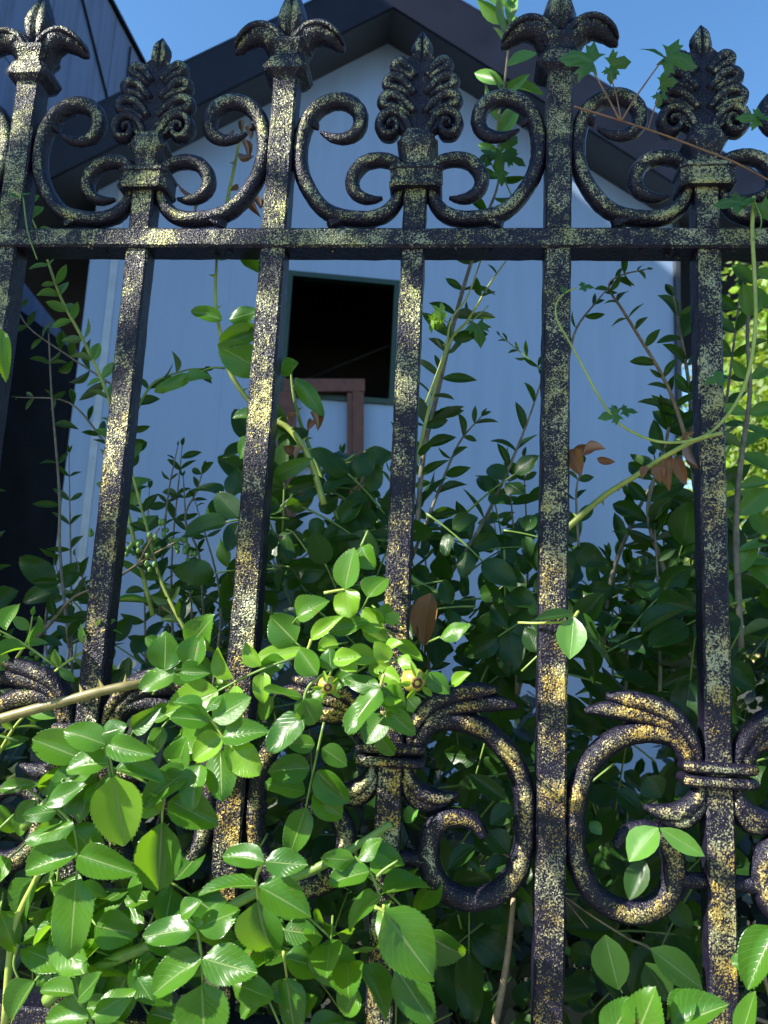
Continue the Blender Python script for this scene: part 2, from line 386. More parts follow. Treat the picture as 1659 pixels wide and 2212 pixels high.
def left_building():
    m, N, L, B = new_mat('stained_cladding')
    pos = nd(N, 'ShaderNodeNewGeometry').outputs['Position']
    mp = nd(N, 'ShaderNodeMapping'); mp.inputs['Scale'].default_value = (1, 5, .35); L.new(pos, mp.inputs[0])
    st = noise(N, L, mp.outputs[0], 1.5, 5, .6); gr = noise(N, L, pos, 14, 4)
    c = mixc(N, L, ramp(N, L, st, .40, .66), (.10, .15, .29), (.065, .095, .18)); c = mixc(N, L, ramp(N, L, gr, .4, .7, 0, .4), c, (.10, .15, .29))
    L.new(c, B.inputs['Base Color']); B.inputs['Roughness'].default_value = .8
    X = -4.6; a = CAM[0]-X; top = CZ+a/.588
    b = thing('tall_shed', 'tall grey stained building wall rising at the far left beyond the house', 'building', (X-2, 7, 0))
    y0, y1 = 1.2, 11.6; zs = 5.0
    dk = plain('navy_cladding', (.008, .010, .018), .9, nz=.4, scale=2, spec=.1)
    # upper panels, each of its own
    yy = np.linspace(y0, y1, 8)
    for p, q in zip(yy[:-1], yy[1:]):
        for z0, z1 in ((zs, zs+(top-zs)/2), (zs+(top-zs)/2, top)):
            k = MB(); k.box((X-.05+random.uniform(-.004, .004), (p+q)/2, (z0+z1)/2), (.05, (q-p)/2-.008, (z1-z0)/2-.006)); k.build('wall_panel', m, b)
    for p, q in zip(yy[:-1], yy[1:]):
        k = MB(); k.box((X-.06, (p+q)/2, zs/2), (.05, (q-p)/2-.006, zs/2-.006)); k.build('lower_wall_panel', dk, b)
    k = MB(); k.box((X-2.1, (y0+y1)/2, top/2-.02), (1.98, (y1-y0)/2, top/2-.02)); k.build('building_core', dk, b)
    k = MB(); k.box((X-.02, (y0+y1)/2, top+.03), (.07, (y1-y0)/2+.03, .03)); k.build('parapet_cap', dk, b)
    k = MB(); tube(k, [(X+.02, 7.2, top-.2), (X+.02, 11, top-3.2)], .016, n=1); tube(k, [(X+.02, 9.1, top-.1), (X+.02, 9.2, zs)], .014, n=1)
    k.build('wall_cable', dk, b)
left_building()

# ------------------------------------------------------------------ the iron fence
s_ = .125
DZ = CZ
fence = thing('iron_fence', 'black wrought iron fence brushed with gold, palmette and spear finials above scrolls', 'fence', (2.5*s_, 0, 0))
def local(pts, idx, ox=0.0, oy=0.0, k=1.0, Y=0.0):
    "photo points -> (x from picket idx, z) in the fence plane"
    out = []
    for x, y in pts:
        p = U(ox+x*k, oy+y*k, Y); out.append((p[0]-idx*s_, p[2]))
    return out
c2 = lambda pts, i=3: local(pts, i, 829.5, 0, .5)
c8 = lambda pts, i=5: local(pts, i, 829.5, 1659, .5)
def meanabs(P, sg): return [(abs(x), z) for x, z in P]
def bar(x, z0, z1, hw, hd, name, y=0.0):
    n = max(2, int((z1-z0)/.012)); rings = []; bv = hw*.16
    prof = [(-hw+bv, -hd), (0, -hd), (hw-bv, -hd), (hw, -hd+bv), (hw, 0), (hw, hd-bv), (hw-bv, hd), (-hw+bv, hd), (-hw, hd-bv), (-hw, 0), (-hw, -hd+bv)]
    for i in range(n+1):
        z = z0+(z1-z0)*i/n
        rings.append([(x+px+rng.normal()*.00022, y+py+rng.normal()*.00018, z) for px, py in prof])
    m = MB(); m.loft(rings); return m.build(name, M_iron, fence)
def rotrail(z, hh, hd, name, y=0.0, x0=-4*s_, x1=10*s_):
    n = 150; bv = .002; rings = []
    prof = [(-hd, -hh+bv), (-hd, 0), (-hd, hh-bv), (-hd+bv, hh), (hd-bv, hh), (hd, hh-bv), (hd, -hh+bv), (hd-bv, -hh), (-hd+bv, -hh)]
    for i in range(n+1):
        x = x0+(x1-x0)*i/n
        rings.append([(x, y+py+rng.normal()*.00015, z+pz+rng.normal()*.0002) for py, pz in prof])
    m = MB(); m.loft(rings); return m.build(name, M_iron, fence)
z_rail = U(1203, 513, -.012)[2]
rotrail(z_rail, .0092, .0135, 'rail')
z_low = U(240, 2222, -.012)[2]
rotrail(z_low, .0095, .0135, 'rail')
print('z rail', z_rail, z_low)
HWm, HWt = .0112, .0102
ztip = c2([(765, 330)], 4)[0][1]
for i in range(-3, 10):
    x = i*s_
    if i % 2 == 0: bar(x, .08, ztip, HWm, .0108, 'picket')
    else: bar(x, .08, c2([(150, 720)])[0][1], HWt, .0098, 'picket')
rotrail(.25, .0095, .0135, 'rail')
m = MB()
for i in range(-3, 10, 4):
    m = MB(); m.box((i*s_, 0, .05), (.02, .02, .05)); m.build('foot', M_iron, fence)

# spear finial: capital, crown leaves and the spear
CAPH = [(360, 56), (345, 62), (322, 100), (306, 113), (296, 112), (288, 98), (276, 96), (268, 84), (252, 72), (238, 70), (222, 78), (205, 92), (190, 88), (175, 60)]
def zof(y): return c2([(768, y)], 4)[0][1]
kx = mpp(0)*.5
def sqring(x, z, h, d=None, y=0, r=.25):
    d = d or h; b = h*r; c = d*r
    return [(x+a, y+e, z) for a, e in ((-h+b, -d), (h-b, -d), (h, -d+c), (h, d-c), (h-b, d), (-h+b, d), (-h, d-c), (-h, -d+c))]
def spear(i):
    x = i*s_
    m = MB(); m.loft([sqring(x, zof(y), h*kx*1.0, min(h, 88)*kx) for y, h in CAPH]); m.build('capital', M_iron, fence)
    # spear blade: ridge in the middle of each face with a groove either side
    pr = [(178, 8), (158, 34), (130, 62), (100, 76), (65, 80), (25, 66), (-15, 48), (-55, 28), (-85, 10), (-96, 2)]
    rings = []
    for y, h in pr:
        a = h*kx; z = zof(y)
        sec = [(-1, 0), (-.62, -.40), (-.22, -.34), (-.05, -.62), (.05, -.62), (.22, -.34), (.62, -.40), (1, 0), (.62, .40), (.22, .34), (.05, .62), (-.05, .62), (-.22, .34), (-.62, .40)]
        sec = [(-1, 0), (-.62, -.86), (-.16, -.88), (0, -.42), (.16, -.88), (.62, -.86), (1, 0), (.62, .86), (.16, .88), (0, .42), (-.16, .88), (-.62, .86)]
        rings.append([(x+px*a, py*a, z) for px, py in sec])
    m = MB(); m.loft(rings); m.build('spear_blade', M_iron, fence, True)
    P = c2([(772, 236), (800, 185), (842, 150), (900, 138), (955, 158), (990, 182), (1008, 200)], 4)
    Q = c2([(772, 195), (795, 158), (828, 134), (860, 122), (888, 128)], 4)
    for sg in (-1, 1):
        ridge(P, x, sg, [.013, .014, .0125, .0105, .0082, .0052, .0012], [.013, .013, .013, .011, .009, .006, .002], y0=[0, 0, -.003, -.004, -.003, 0, 0], mb=(mm := MB()))
        ridge([(a, b+.004) for a, b in P], x, sg, [.002, .003, .0035, .003, .0022, .0012], [.003]*6, y0=[-.012, -.0135, -.0145, -.0145, -.011, -.004], mb=mm)
        mm.build('crown_leaf', M_iron, fence, True)
        ridge(Q, x, sg, [.006, .0065, .006, .0048, .002], [.012, .012, .011, .009, .004], y0=-.001, mb=(mm := MB())).build('inner_crown_leaf', M_iron, fence, True)
for i in range(-2, 9, 2): spear(i)

# palmette finial on the thin pickets
def zq(y): return c2([(165, y)])[0][1]
CUP = [(745, 56), (728, 58), (700, 62), (665, 78), (648, 96), (640, 94), (632, 82), (618, 80), (608, 72), (590, 66)]
def ax(y): return 178-(y-140)*.0566
def palmette(i):
    x = i*s_
    m = MB(); m.loft([sqring(x, zq(y), h*kx, min(h, 80)*kx*.95) for y, h in CUP]); m.build('finial_cup', M_iron, fence)
    # body slab behind the lobes
    out = [(600, 62), (575, 115), (540, 140), (500, 136), (470, 142), (430, 142), (400, 134), (365, 130), (335, 124), (300, 108), (275, 92), (255, 56), (240, 40)]
    rings = [[(x-h*kx*.93, 0, zq(y)), (x-h*kx*.72, -.0066, zq(y)), (x, -.0040, zq(y)), (x+h*kx*.72, -.0066, zq(y)), (x+h*kx*.93, 0, zq(y)), (x+h*kx*.6, .0055, zq(y)), (x, .0045, zq(y)), (x-h*kx*.6, .0055, zq(y))] for y, h in out]
    m = MB(); m.loft(rings); m.build('palmette_body', M_iron, fence)
    # tip leaf
    rings = []
    for y, h in ((285, 18), (268, 34), (245, 48), (222, 54), (200, 50), (178, 35), (158, 17), (142, 3)):
        a = h*kx; t = min(.0075, a*.8+.001)
        rings.append([(x-a, 0, zq(y)), (x-a*.6, -t, zq(y)), (x-a*.18, -t*.95, zq(y)), (x, -t*.35, zq(y)), (x+a*.18, -t*.95, zq(y)), (x+a*.6, -t, zq(y)), (x+a, 0, zq(y)), (x+a*.5, t, zq(y)), (x-a*.5, t, zq(y))])
    m = MB(); m.loft(rings); m.build('palmette_tip', M_iron, fence, True)
    A = lambda pts: [(px-175-(-(py-190)*.0566) if False else px, py) for px, py in pts]
    lobes = [[(184, 345), (205, 318), (232, 290), (258, 276), (277, 292), (262, 312), (228, 330), (198, 360)],
             [(180, 420), (208, 388), (245, 352), (282, 344), (304, 364), (286, 388), (242, 402), (200, 430)],
             [(176, 500), (208, 462), (250, 428), (292, 420), (318, 444), (300, 468), (245, 482), (198, 515)]]
    for sg in (-1, 1):
        for lb in lobes:
            P = c2(lb); P = [(max(p[0], .0012), p[1]) for p in P]
            mm = ridge(P, x, sg, [.0040, .0052, .0060, .0060, .0052, .0046, .0036], [.0075]*7, y0=-.0015, seg=8, n=4)
            cen = [((P[0][0]+P[-1][0])/2, (P[0][1]+P[-1][1])/2), ((P[2][0]+P[5][0])/2, (P[2][1]+P[5][1])/2), (P[4][0]*.9, P[4][1])]
            ridge(cen, x, sg, [.004, .006, .005], [.0045]*3, y0=0, seg=8, n=3, mb=mm)
            mm.build('palmette_lobe', M_iron, fence, True)
        V = c2([(178, 592), (195, 560), (222, 520), (262, 496), (305, 506), (322, 545), (300, 585), (262, 588), (244, 560), (256, 532), (280, 534), (284, 556)])
        mm = ridge(V, x, sg, [.004, .005, .0052, .005, .005, .0045, .004, .0035, .003, .0025], [.009, .009, .009, .009, .0085, .008, .007], seg=8, n=5, y0=-.001)
        ridge([V[9], V[10]], x, sg, [.006, .006], [.0045, .0045], seg=8, n=3, mb=mm)
        mm.build('palmette_volute', M_iron, fence, True)
    # collar round the picket and scroll ends
    m = MB(); zc0, zc1 = zq(832), zq(752); hw = 118*kx
    m.loft([sqring(x, zc0-.002, hw*.98, .0155), sqring(x, zc0, hw*1.04, .0165), sqring(x, zc0+.003, hw*1.04, .0165), sqring(x, zc0+.0042, hw, .0152),
            sqring(x, zc1-.0042, hw, .0152), sqring(x, zc1-.003, hw*1.04, .0165), sqring(x, zc1, hw*1.03, .0163), sqring(x, zc1+.002, hw*.96, .015)])
    m.build('collar', M_iron, fence)
    big = [(205, 835), (222, 880), (262, 925), (330, 948), (420, 945), (500, 925), (560, 885), (615, 815), (655, 735), (670, 640), (655, 540), (610, 465), (545, 430), (480, 432), (425, 470), (408, 525), (425, 570), (470, 592), (520, 590), (556, 576), (583, 562)]
    small = [(205, 750), (222, 722), (262, 698), (320, 690), (375, 705), (412, 745), (422, 790), (405, 830), (365, 856), (320, 862), (282, 856)]
    B_ = c2(big); Sm = c2(small)
    for sg in (-1, 1):
        mm = ridge(B_, x, sg, [.0058, .0070, .0074, .0074, .0074, .0074, .0076, .0078, .0078, .0072, .0062, .0042, .0016], [.0075, .0085, .0088, .0088, .0088, .0085, .008, .005, .002], n=6)
        cu = c2([(640, 520), (612, 530), (598, 548)]); ridge(cu, x, sg, [.006, .0045, .0014], [.006, .005, .002], n=4, seg=8, mb=mm)
        ft = c2([(470, 935), (500, 968), (400, 968)]); ridge([ft[0], ((ft[1][0]+ft[2][0])/2, ft[1][1])], x, sg, [.012, .014], [.006, .007], n=3, seg=8, mb=mm)
        mm.build('c_scroll', M_iron, fence, True)
        ridge(Sm, x, sg, [.0052, .0060, .0066, .0069, .0069, .0067, .0058, .0042, .0015], [.0075, .008, .008, .008, .0075, .006, .0025], n=6).build('small_scroll', M_iron, fence, True)
for i in range(-3, 10, 2): palmette(i)

# lower ring scrolls, acanthus leaves, double collar, tie bar
def D8(pts): return local(pts, 5)
arc = D8([(1490, 1640), (1465, 1600), (1430, 1583), (1375, 1582), (1320, 1603), (1272, 1650), (1246, 1712), (1240, 1775), (1243, 1840), (1262, 1900), (1302, 1948), (1360, 1970), (1412, 1960), (1446, 1925), (1456, 1875), (1446, 1830), (1418, 1800), (1378, 1793), (1348, 1804), (1330, 1828)])
l1 = D8([(1508, 1655), (1492, 1600), (1455, 1550), (1405, 1522), (1350, 1508), (1308, 1503)])
l2 = D8([(1494, 1650), (1470, 1600), (1430, 1560), (1375, 1542), (1310, 1532), (1262, 1535)])
l3 = D8([(1510, 1690), (1500, 1725), (1465, 1752), (1425, 1752), (1388, 1740)])
l4 = D8([(1512, 1698), (1508, 1740), (1480, 1768), (1450, 1772), (1418, 1768)])
def zE(y): return D8([(1543, y)])[0][1]
def lower(i):
    x = i*s_
    for sg in (1, -1):
        g = -sg
        mm = ridge(arc, x, g, [.0080, .0086, .0088, .0088, .0086, .0084, .0084, .0088, .0092, .0093, .0091, .0088, .0080, .0065, .0040], [.0095, .0100, .0100, .0100, .0100, .0095, .008, .005], n=6)
        for yy, s2 in ((1782, 1), (1806, -1)):
            q = D8([(1238, yy), (1252, yy+4*s2), (1266, yy+9*s2)]); ridge(q, x, g, [.007, .0055, .0022], [.010, .009, .004], n=4, seg=8, mb=mm)
        mm.build('ring_scroll', M_iron, fence, True)
        for P, r, yo in ((l1, [.004, .006, .0072, .0076, .0068, .0028], -.003), (l2, [.004, .0055, .0068, .0075, .0068, .0022], -.001)):
            ridge(P, x, g, r, [.008, .010, .010, .009, .007, .003], y0=[0, yo, yo*2, yo*2, yo], n=5).build('acanthus_leaf', M_iron, fence, True)
        for P, yo in ((l3, -.002), (l4, 0)):
            ridge(P, x, g, [.004, .0065, .0078, .0062, .002], [.008, .010, .009, .007, .003], y0=yo, n=5).build('lower_acanthus_leaf', M_iron, fence, True)
        tb = MB(); a = abs(D8([(1468, 1903)])[0][0]); zt = zE(1905)
        tb.loft([[(x+g*-1*u, .006*math.cos(t)*k, zt+.0062*math.sin(t)*k) for t in np.linspace(0, 2*math.pi, 9)[:-1]] for u, k in ((.008, 1.15), (.014, 1), (.0215, 1), (.026, 1.2), (a+.004, 1.35))])
        tb.build('tie_bar', M_iron, fence, True)
    for y0, y1 in ((1642, 1668), (1672, 1698)):
        m = MB(); z0, z1 = zE(y1), zE(y0); h = .0275; c = (z1-z0)/2; zc = (z0+z1)/2
        m.loft([sqring(x, zc+c*math.sin(t), h-.004+.004*math.cos(t), .0125+.0045*math.cos(t)) for t in np.linspace(-1.5, 1.5, 7)])
        m.build('collar', M_iron, fence)
for i in range(-3, 10, 2): lower(i)
# casting drips under the rail
m = MB()
for k in range(26):
    c = np.array([rng.uniform(-.1, .9), -.004+rng.uniform(-.008, .008), z_rail-.0095]); r = rng.uniform(.0012, .0028)
    m.loft([[(c[0]+r*q*math.cos(t), c[1]+r*q*math.sin(t), c[2]-r*dz) for t in np.linspace(0, 2*math.pi, 7)[:-1]] for q, dz in ((1, -.3), (.9, .4), (.4, .9))])
o = m.build('casting_drips', M_iron, fence, True); o['kind'] = 'stuff'

# ------------------------------------------------------------------ leaves
def leafmesh(name, kind, fold=.15, curl=.15, wave=0.0, n=9):
    V = []; UV = []; Fc = []
    ts = np.linspace(0, 1, n)
    def wd(t):
        if kind == 'rose': return max(0.0, math.sin(math.pi*t**.82))**.62*(1-.18*t) if 0 < t < 1 else 0.0
        if kind == 'lance': return max(0.0, math.sin(math.pi*t**.95))**.85
        return max(0.0, math.sin(math.pi*t**.9))**.75
    def pt(t, u):
        x = .5*u*wd(t); tw = wave*math.sin(t*7+u*2)
        return (x, t*(1-.12*abs(curl)), fold*abs(x)-curl*(t*t-.0)*.9*.5+tw*.05*abs(u)), (.5+.5*u, t)
    cols = (-1, -.5, 0, .5, 1)
    for t in ts:
        for u in cols:
            p, q = pt(min(max(t, .004), .996), u); V.append(p); UV.append(q)
    for i in range(n-1):
        for j in range(4):
            a = i*5+j; Fc.append((a, a+1, a+6, a+5))
    if kind == 'rose':        # saw-tooth edge
        for i in range(1, n-1):
            for sd, j in ((-1, 0), (1, 4)):
                for h in (0, .5):
                    t0 = ts[i]+(ts[1])*h*.999; t1 = t0+ts[1]*.5
                    if t1 > .999: continue
                    a, ua = pt(t0, sd); b, ub = pt(t1, sd); k = len(V)
                    w_ = .028
                    tip = (b[0]+sd*w_*.9, b[1]+.012, b[2]); V += [a, b, tip]; UV += [ua, ub, ub]
                    Fc.append((k, k+1, k+2) if sd < 0 else (k, k+2, k+1))
    m = mesh(name, V, Fc, True, UV); return m
# faces must look to +z: check and keep
LM = {}
def leafset(key, kind, mat, params, n=9):
    LM[key] = []
    for p in params:
        m = leafmesh(key, kind, *p, n=n); m.materials.append(mat); LM[key].append(m)
RP = [(.25, .16, .3), (.45, .30, 1.0), (.12, .05, 1.6), (.7, .2, .6), (.35, .6, .8), (.2, -.25, 1.2), (.5, .9, .6), (-.15, .2, 1.4)]
leafset('rose', 'rose', M_rose, RP); leafset('rose_shade', 'rose', M_rose_shade, RP); leafset('rosey', 'rose', M_rose_y, RP[:4]); leafset('brown', 'oval', M_brown, [(.8, .6, 1), (.4, .9, 1), (1.2, .3, .5)], 7)
PP = [(.3, .15, .2), (.5, .35, .5), (.2, .6, .3), (.7, -.1, .4), (.35, .9, .6)]
leafset('priv', 'lance', M_privet, PP, 7); leafset('privy', 'lance', M_privet_y, PP[:3], 7)
leafset('oval', 'oval', M_privet, PP, 7)
def leaf(name, key, b, t, wdt, nrm, parent, var=None):
    b = np.array(b); t = np.array(t); y = t-b; Ln = np.linalg.norm(y)+1e-9; y = y/Ln
    z = np.array(nrm, float); z = z-y*(z@y); z /= np.linalg.norm(z)+1e-9; x = np.cross(y, z)
    o = bpy.data.objects.new(name, LM[key][var if var is not None else random.randrange(len(LM[key]))]); C.objects.link(o)
    o.parent = parent
    if parent is not None and parent.type == 'EMPTY': o.matrix_parent_inverse = Matrix.Translation(parent.location).inverted()
    sz = (Ln+wdt)/2
    o.matrix_basis = Matrix(((x[0]*wdt, y[0]*Ln, z[0]*sz, b[0]), (x[1]*wdt, y[1]*Ln, z[1]*sz, b[1]), (x[2]*wdt, y[2]*Ln, z[2]*sz, b[2]), (0, 0, 0, 1)))
    return o
def unit(v): v = np.array(v, float); return v/(np.linalg.norm(v)+1e-9)
def rv(k=1.0): return rng.normal(size=3)*k
def facing(p, k=.35, up=.25, sun=.35):
    "leaf normals: towards the open side (the street), the light and up"
    return unit(unit(CAM-p)*.9+S*sun+np.array([0, 0, up])+rv(k))
def cane(parent, name, pts, r, mat, seg=7, n=5):
    m = MB(); tube(m, pts, r, seg, n); return m.build(name, mat, parent, True)
def thorns(mbx, P, r, step=2, size=.006):
    Q = crom(P, 5)
    for i in range(2, len(Q)-1, step):
        t = unit(Q[i+1]-Q[i-1]); s2 = unit(np.cross(t, [0, 1, .2])*random.choice((-1, 1))+rv(.3))
        b = Q[i]; a = unit(np.cross(t, s2))
        mbx.add([b+t*size*.45, b-t*size*.45, b+a*r*.7, b-a*r*.7, b+s2*(r+size)-t*size*.3], [(0, 2, 4), (2, 1, 4), (1, 3, 4), (3, 0, 4)])
def compound(parent, base, dr, L, n=5, key='rose', sc_=1.0, nrm=None, stalk=None):
    "a rose leaf: stalk with paired leaflets and one at the tip"
    dr = unit(dr); base = np.array(base); nrm = facing(base) if nrm is None else nrm
    x = unit(np.cross(dr, nrm)); P = [base+dr*L*t-nrm*0+np.array([0, 0, -1])*L*.14*t*t for t in (0, .35, .7, 1)]
    st = cane(parent, 'leaf_stalk', P, [.0011, .0008], M_stem if stalk is None else stalk, 5, 3)
    prs = {3: ((.55,),), 5: ((.42, .78),), 7: ((.3, .57, .84),)}[n][0]
    def at(t): return base+dr*L*t+np.array([0, 0, -1])*L*.14*t*t
    for k, t in enumerate(prs):
        b = at(t)
        for sg in (-1, 1):
            ln = (.030+.007*k)*sc_*random.uniform(.8, 1.15); d = unit(x*sg+dr*random.uniform(.15, .55)+rv(.10)); nn = unit(nrm+rv(.28)-x*sg*.15)
            b2 = b+d*.003; leaf('leaflet', key, b2, b2+d*ln, ln*random.uniform(.62, .76), nn, st)
    ln = (.042)*sc_*random.uniform(.9, 1.2); d = unit(dr+np.array([0, 0, -.22])+rv(.12)); b = at(1)
    leaf('leaflet', key, b, b+d*ln, ln*random.uniform(.6, .74), unit(nrm+rv(.22)), st)
    return st

# ---- rose bush in front of the fence: leaves read off one by one
def U8(x, y, Y): return U(x/2, 1659+y/2, Y)
def U5(x, y, Y): return U(x/2, 1106+y/2, Y)
def U6(x, y, Y): return U(829.5+x/2, 1106+y/2, Y)
def U9(x, y, Y): return U(829.5+x/2, 1659+y/2, Y)
ST7 = [([(440, -150), (475, -40), (490, 40)], -.085), ([(215, 150), (310, 240), (335, 370), (330, 480)], -.070), ([(735, 10), (705, 160), (700, 240)], -.060),
       ([(1140, 400), (1108, 470), (1110, 520), (1116, 575)], -.090), ([(815, 650), (850, 695), (870, 820), (875, 935)], -.085), ([(1530, 385), (1600, 450), (1645, 565)], -.075),
       ([(1225, 790), (1240, 912)], -.050), ([(400, 1140), (385, 1076), (335, 1000), (310, 960)], -.075), ([(1659, 590), (1659, 640), (1650, 700)], -.085), ([(80, 760), (60, 850), (90, 930)], -.04)]
LF7 = [(490, 40, 535, 350, 215, 'y'), (330, 480, 298, 830, 190), (700, 235, 680, 550, 195), (730, 140, 950, 250, 150), (500, 0, 720, 60, 115), (690, 195, 605, 110, 105, 'y'),
       (245, 185, 90, 205, 80), (318, 240, 95, 310, 112), (335, 370, 92, 440, 155), (342, 375, 595, 460, 130), (1140, 405, 935, 355, 110), (1145, 402, 1340, 425, 112),
       (1106, 510, 838, 500, 108), (1118, 512, 1356, 640, 150), (1116, 575, 1155, 880, 208), (842, 690, 620, 738, 132), (855, 690, 1040, 605, 140), (868, 822, 634, 975, 165),
       (876, 822, 1126, 895, 152), (872, 935, 885, 1210, 225), (1240, 912, 1265, 1160, 152), (1232, 820, 1420, 872, 130), (1530, 398, 1385, 388, 82), (1594, 448, 1408, 490, 122),
       (1640, 560, 1462, 685, 140), (1545, 388, 1648, 300, 88), (1600, 440, 1710, 390, 100), (335, 1000, 456, 878, 82), (395, 1076, 588, 955, 112), (382, 1080, 178, 1085, 132),
       (320, 972, 168, 955, 88), (-20, 160, 68, 282, 80), (350, 850, 445, 745, 92, 'y'), (415, 680, 595, 725, 150), (0, 90, 165, 62, 62), (150, 480, 30, 690, 170), (95, 780, 335, 880, 120),
       (150, 920, 30, 1100, 140), (590, 900, 665, 1020, 92), (1130, 330, 1105, 410, 80), (200, 150, 390, 75, 95), (380, 130, 330, 235, 95), (265, 60, 255, 175, 105),
       (860, 700, 830, 640, 60), (1230, 700, 1370, 720, 110), (1010, 930, 1180, 1000, 120), (1430, 740, 1440, 960, 190), (1540, 950, 1480, 1080, 120), (640, 1060, 800, 1100, 120),
       (40, 390, -60, 520, 130), (560, 860, 680, 830, 90), (780, 640, 870, 570, 90), (1659, 370, 1590, 330, 70), (0, 620, 70, 800, 110), (1260, 660, 1240, 560, 80)]
ST5 = [([(450, 940), (465, 1085), (485, 1170)], -.085), ([(870, 850), (915, 900), (965, 975), (1015, 1030)], -.080), ([(1300, 890), (1325, 770), (1375, 715), (1430, 680), (1530, 640)], -.085),
       ([(1560, 150), (1590, 80)], -.05), ([(1400, 350), (1490, 335), (1535, 340)], -.055), ([(640, 690), (720, 688), (840, 670)], -.06), ([(1659, 700), (1640, 765), (1640, 770)], -.09), ([(1345, 550), (1330, 590), (1300, 620)], -.06)]
LF5 = [(455, 1005, 256, 925, 132), (466, 1005, 668, 1055, 112), (463, 1088, 262, 1085, 150), (710, 686, 715, 512, 148), (835, 670, 862, 518, 138), (755, 690, 603, 770, 120), (780, 690, 908, 695, 92),
       (872, 852, 750, 790, 82), (905, 905, 730, 880, 112), (882, 858, 968, 775, 84), (918, 895, 1085, 795, 135), (960, 972, 1158, 930, 118), (963, 975, 820, 1070, 132, 'y'), (1005, 1015, 1120, 1140, 138, 'y'),
       (1305, 875, 1165, 1045, 150), (1298, 800, 1130, 775, 100), (1310, 810, 1365, 925, 122), (1372, 705, 1288, 588, 112), (1428, 682, 1420, 585, 100), (1490, 333, 1525, 148, 138), (1492, 335, 1512, 458, 148, 'y'),
       (1560, 150, 1610, 250, 115), (1590, 370, 1670, 250, 120), (1342, 552, 1482, 442, 72, 'y'), (1280, 565, 1170, 445, 155), (1285, 455, 1400, 360, 128), (1430, 520, 1600, 468, 100), (1560, 500, 1690, 560, 105, 'y'),
       (1640, 762, 1475, 715, 84), (1640, 764, 1492, 955, 155), (430, 960, 545, 925, 100), (700, 930, 655, 1045, 92), (760, 1110, 800, 975, 125), (575, 945, 680, 850, 90), (660, 905, 765, 835, 84),
       (1500, 600, 1640, 640, 90, 'y'), (1470, 620, 1540, 690, 80, 'y'), (1400, 780, 1270, 860, 92), (1460, 570, 1370, 590, 84, 'y'), (1600, 640, 1700, 690, 95, 'y'), (940, 720, 985, 760, 60, 'y'), (1100, 640, 1330, 590, 85, 'y'),
       (1659, 880, 1570, 1000, 130), (1440, 640, 1560, 620, 80, 'y'), (1540, 690, 1430, 760, 90), (1659, 500, 1560, 420, 110, 'y'), (1180, 800, 1120, 900, 95), (1230, 640, 1110, 690, 90)]
ST6 = [([(0, 650), (70, 640), (130, 690), (190, 700)], -.08), ([(0, 770), (10, 860), (20, 900)], -.08)]
LF6 = [(60, 562, 170, 645, 62, 'y'), (0, 600, 78, 560, 70, 'y'), (185, 692, 288, 785, 92), (-5, 790, 90, 800, 120, 'y'), (-10, 760, 90, 870, 105), (15, 862, 145, 965, 92), (290, 750, 372, 690, 58, 'p'),
       (-20, 960, 45, 1060, 80), (60, 480, 0, 440, 70, 'y'), (-30, 420, 45, 470, 90), (20, 640, -40, 560, 80, 'y'), (70, 620, 120, 680, 60, 'y'), (240, 540, 375, 480, 84), (-10, 700, 70, 740, 80, 'y')]
ST9 = [([(-40, 600), (0, 620), (30, 660)], -.09), ([(-30, 470), (0, 440), (60, 400)], -.085), ([(250, 250), (150, 200), (60, 190)], .02), ([(430, 330), (560, 400)], .02)]
LF9 = [(-45, 395, 106, 378, 122), (-8, 545, 194, 445, 150), (0, 618, 208, 925, 232), (50, 860, 215, 1120, 150)]
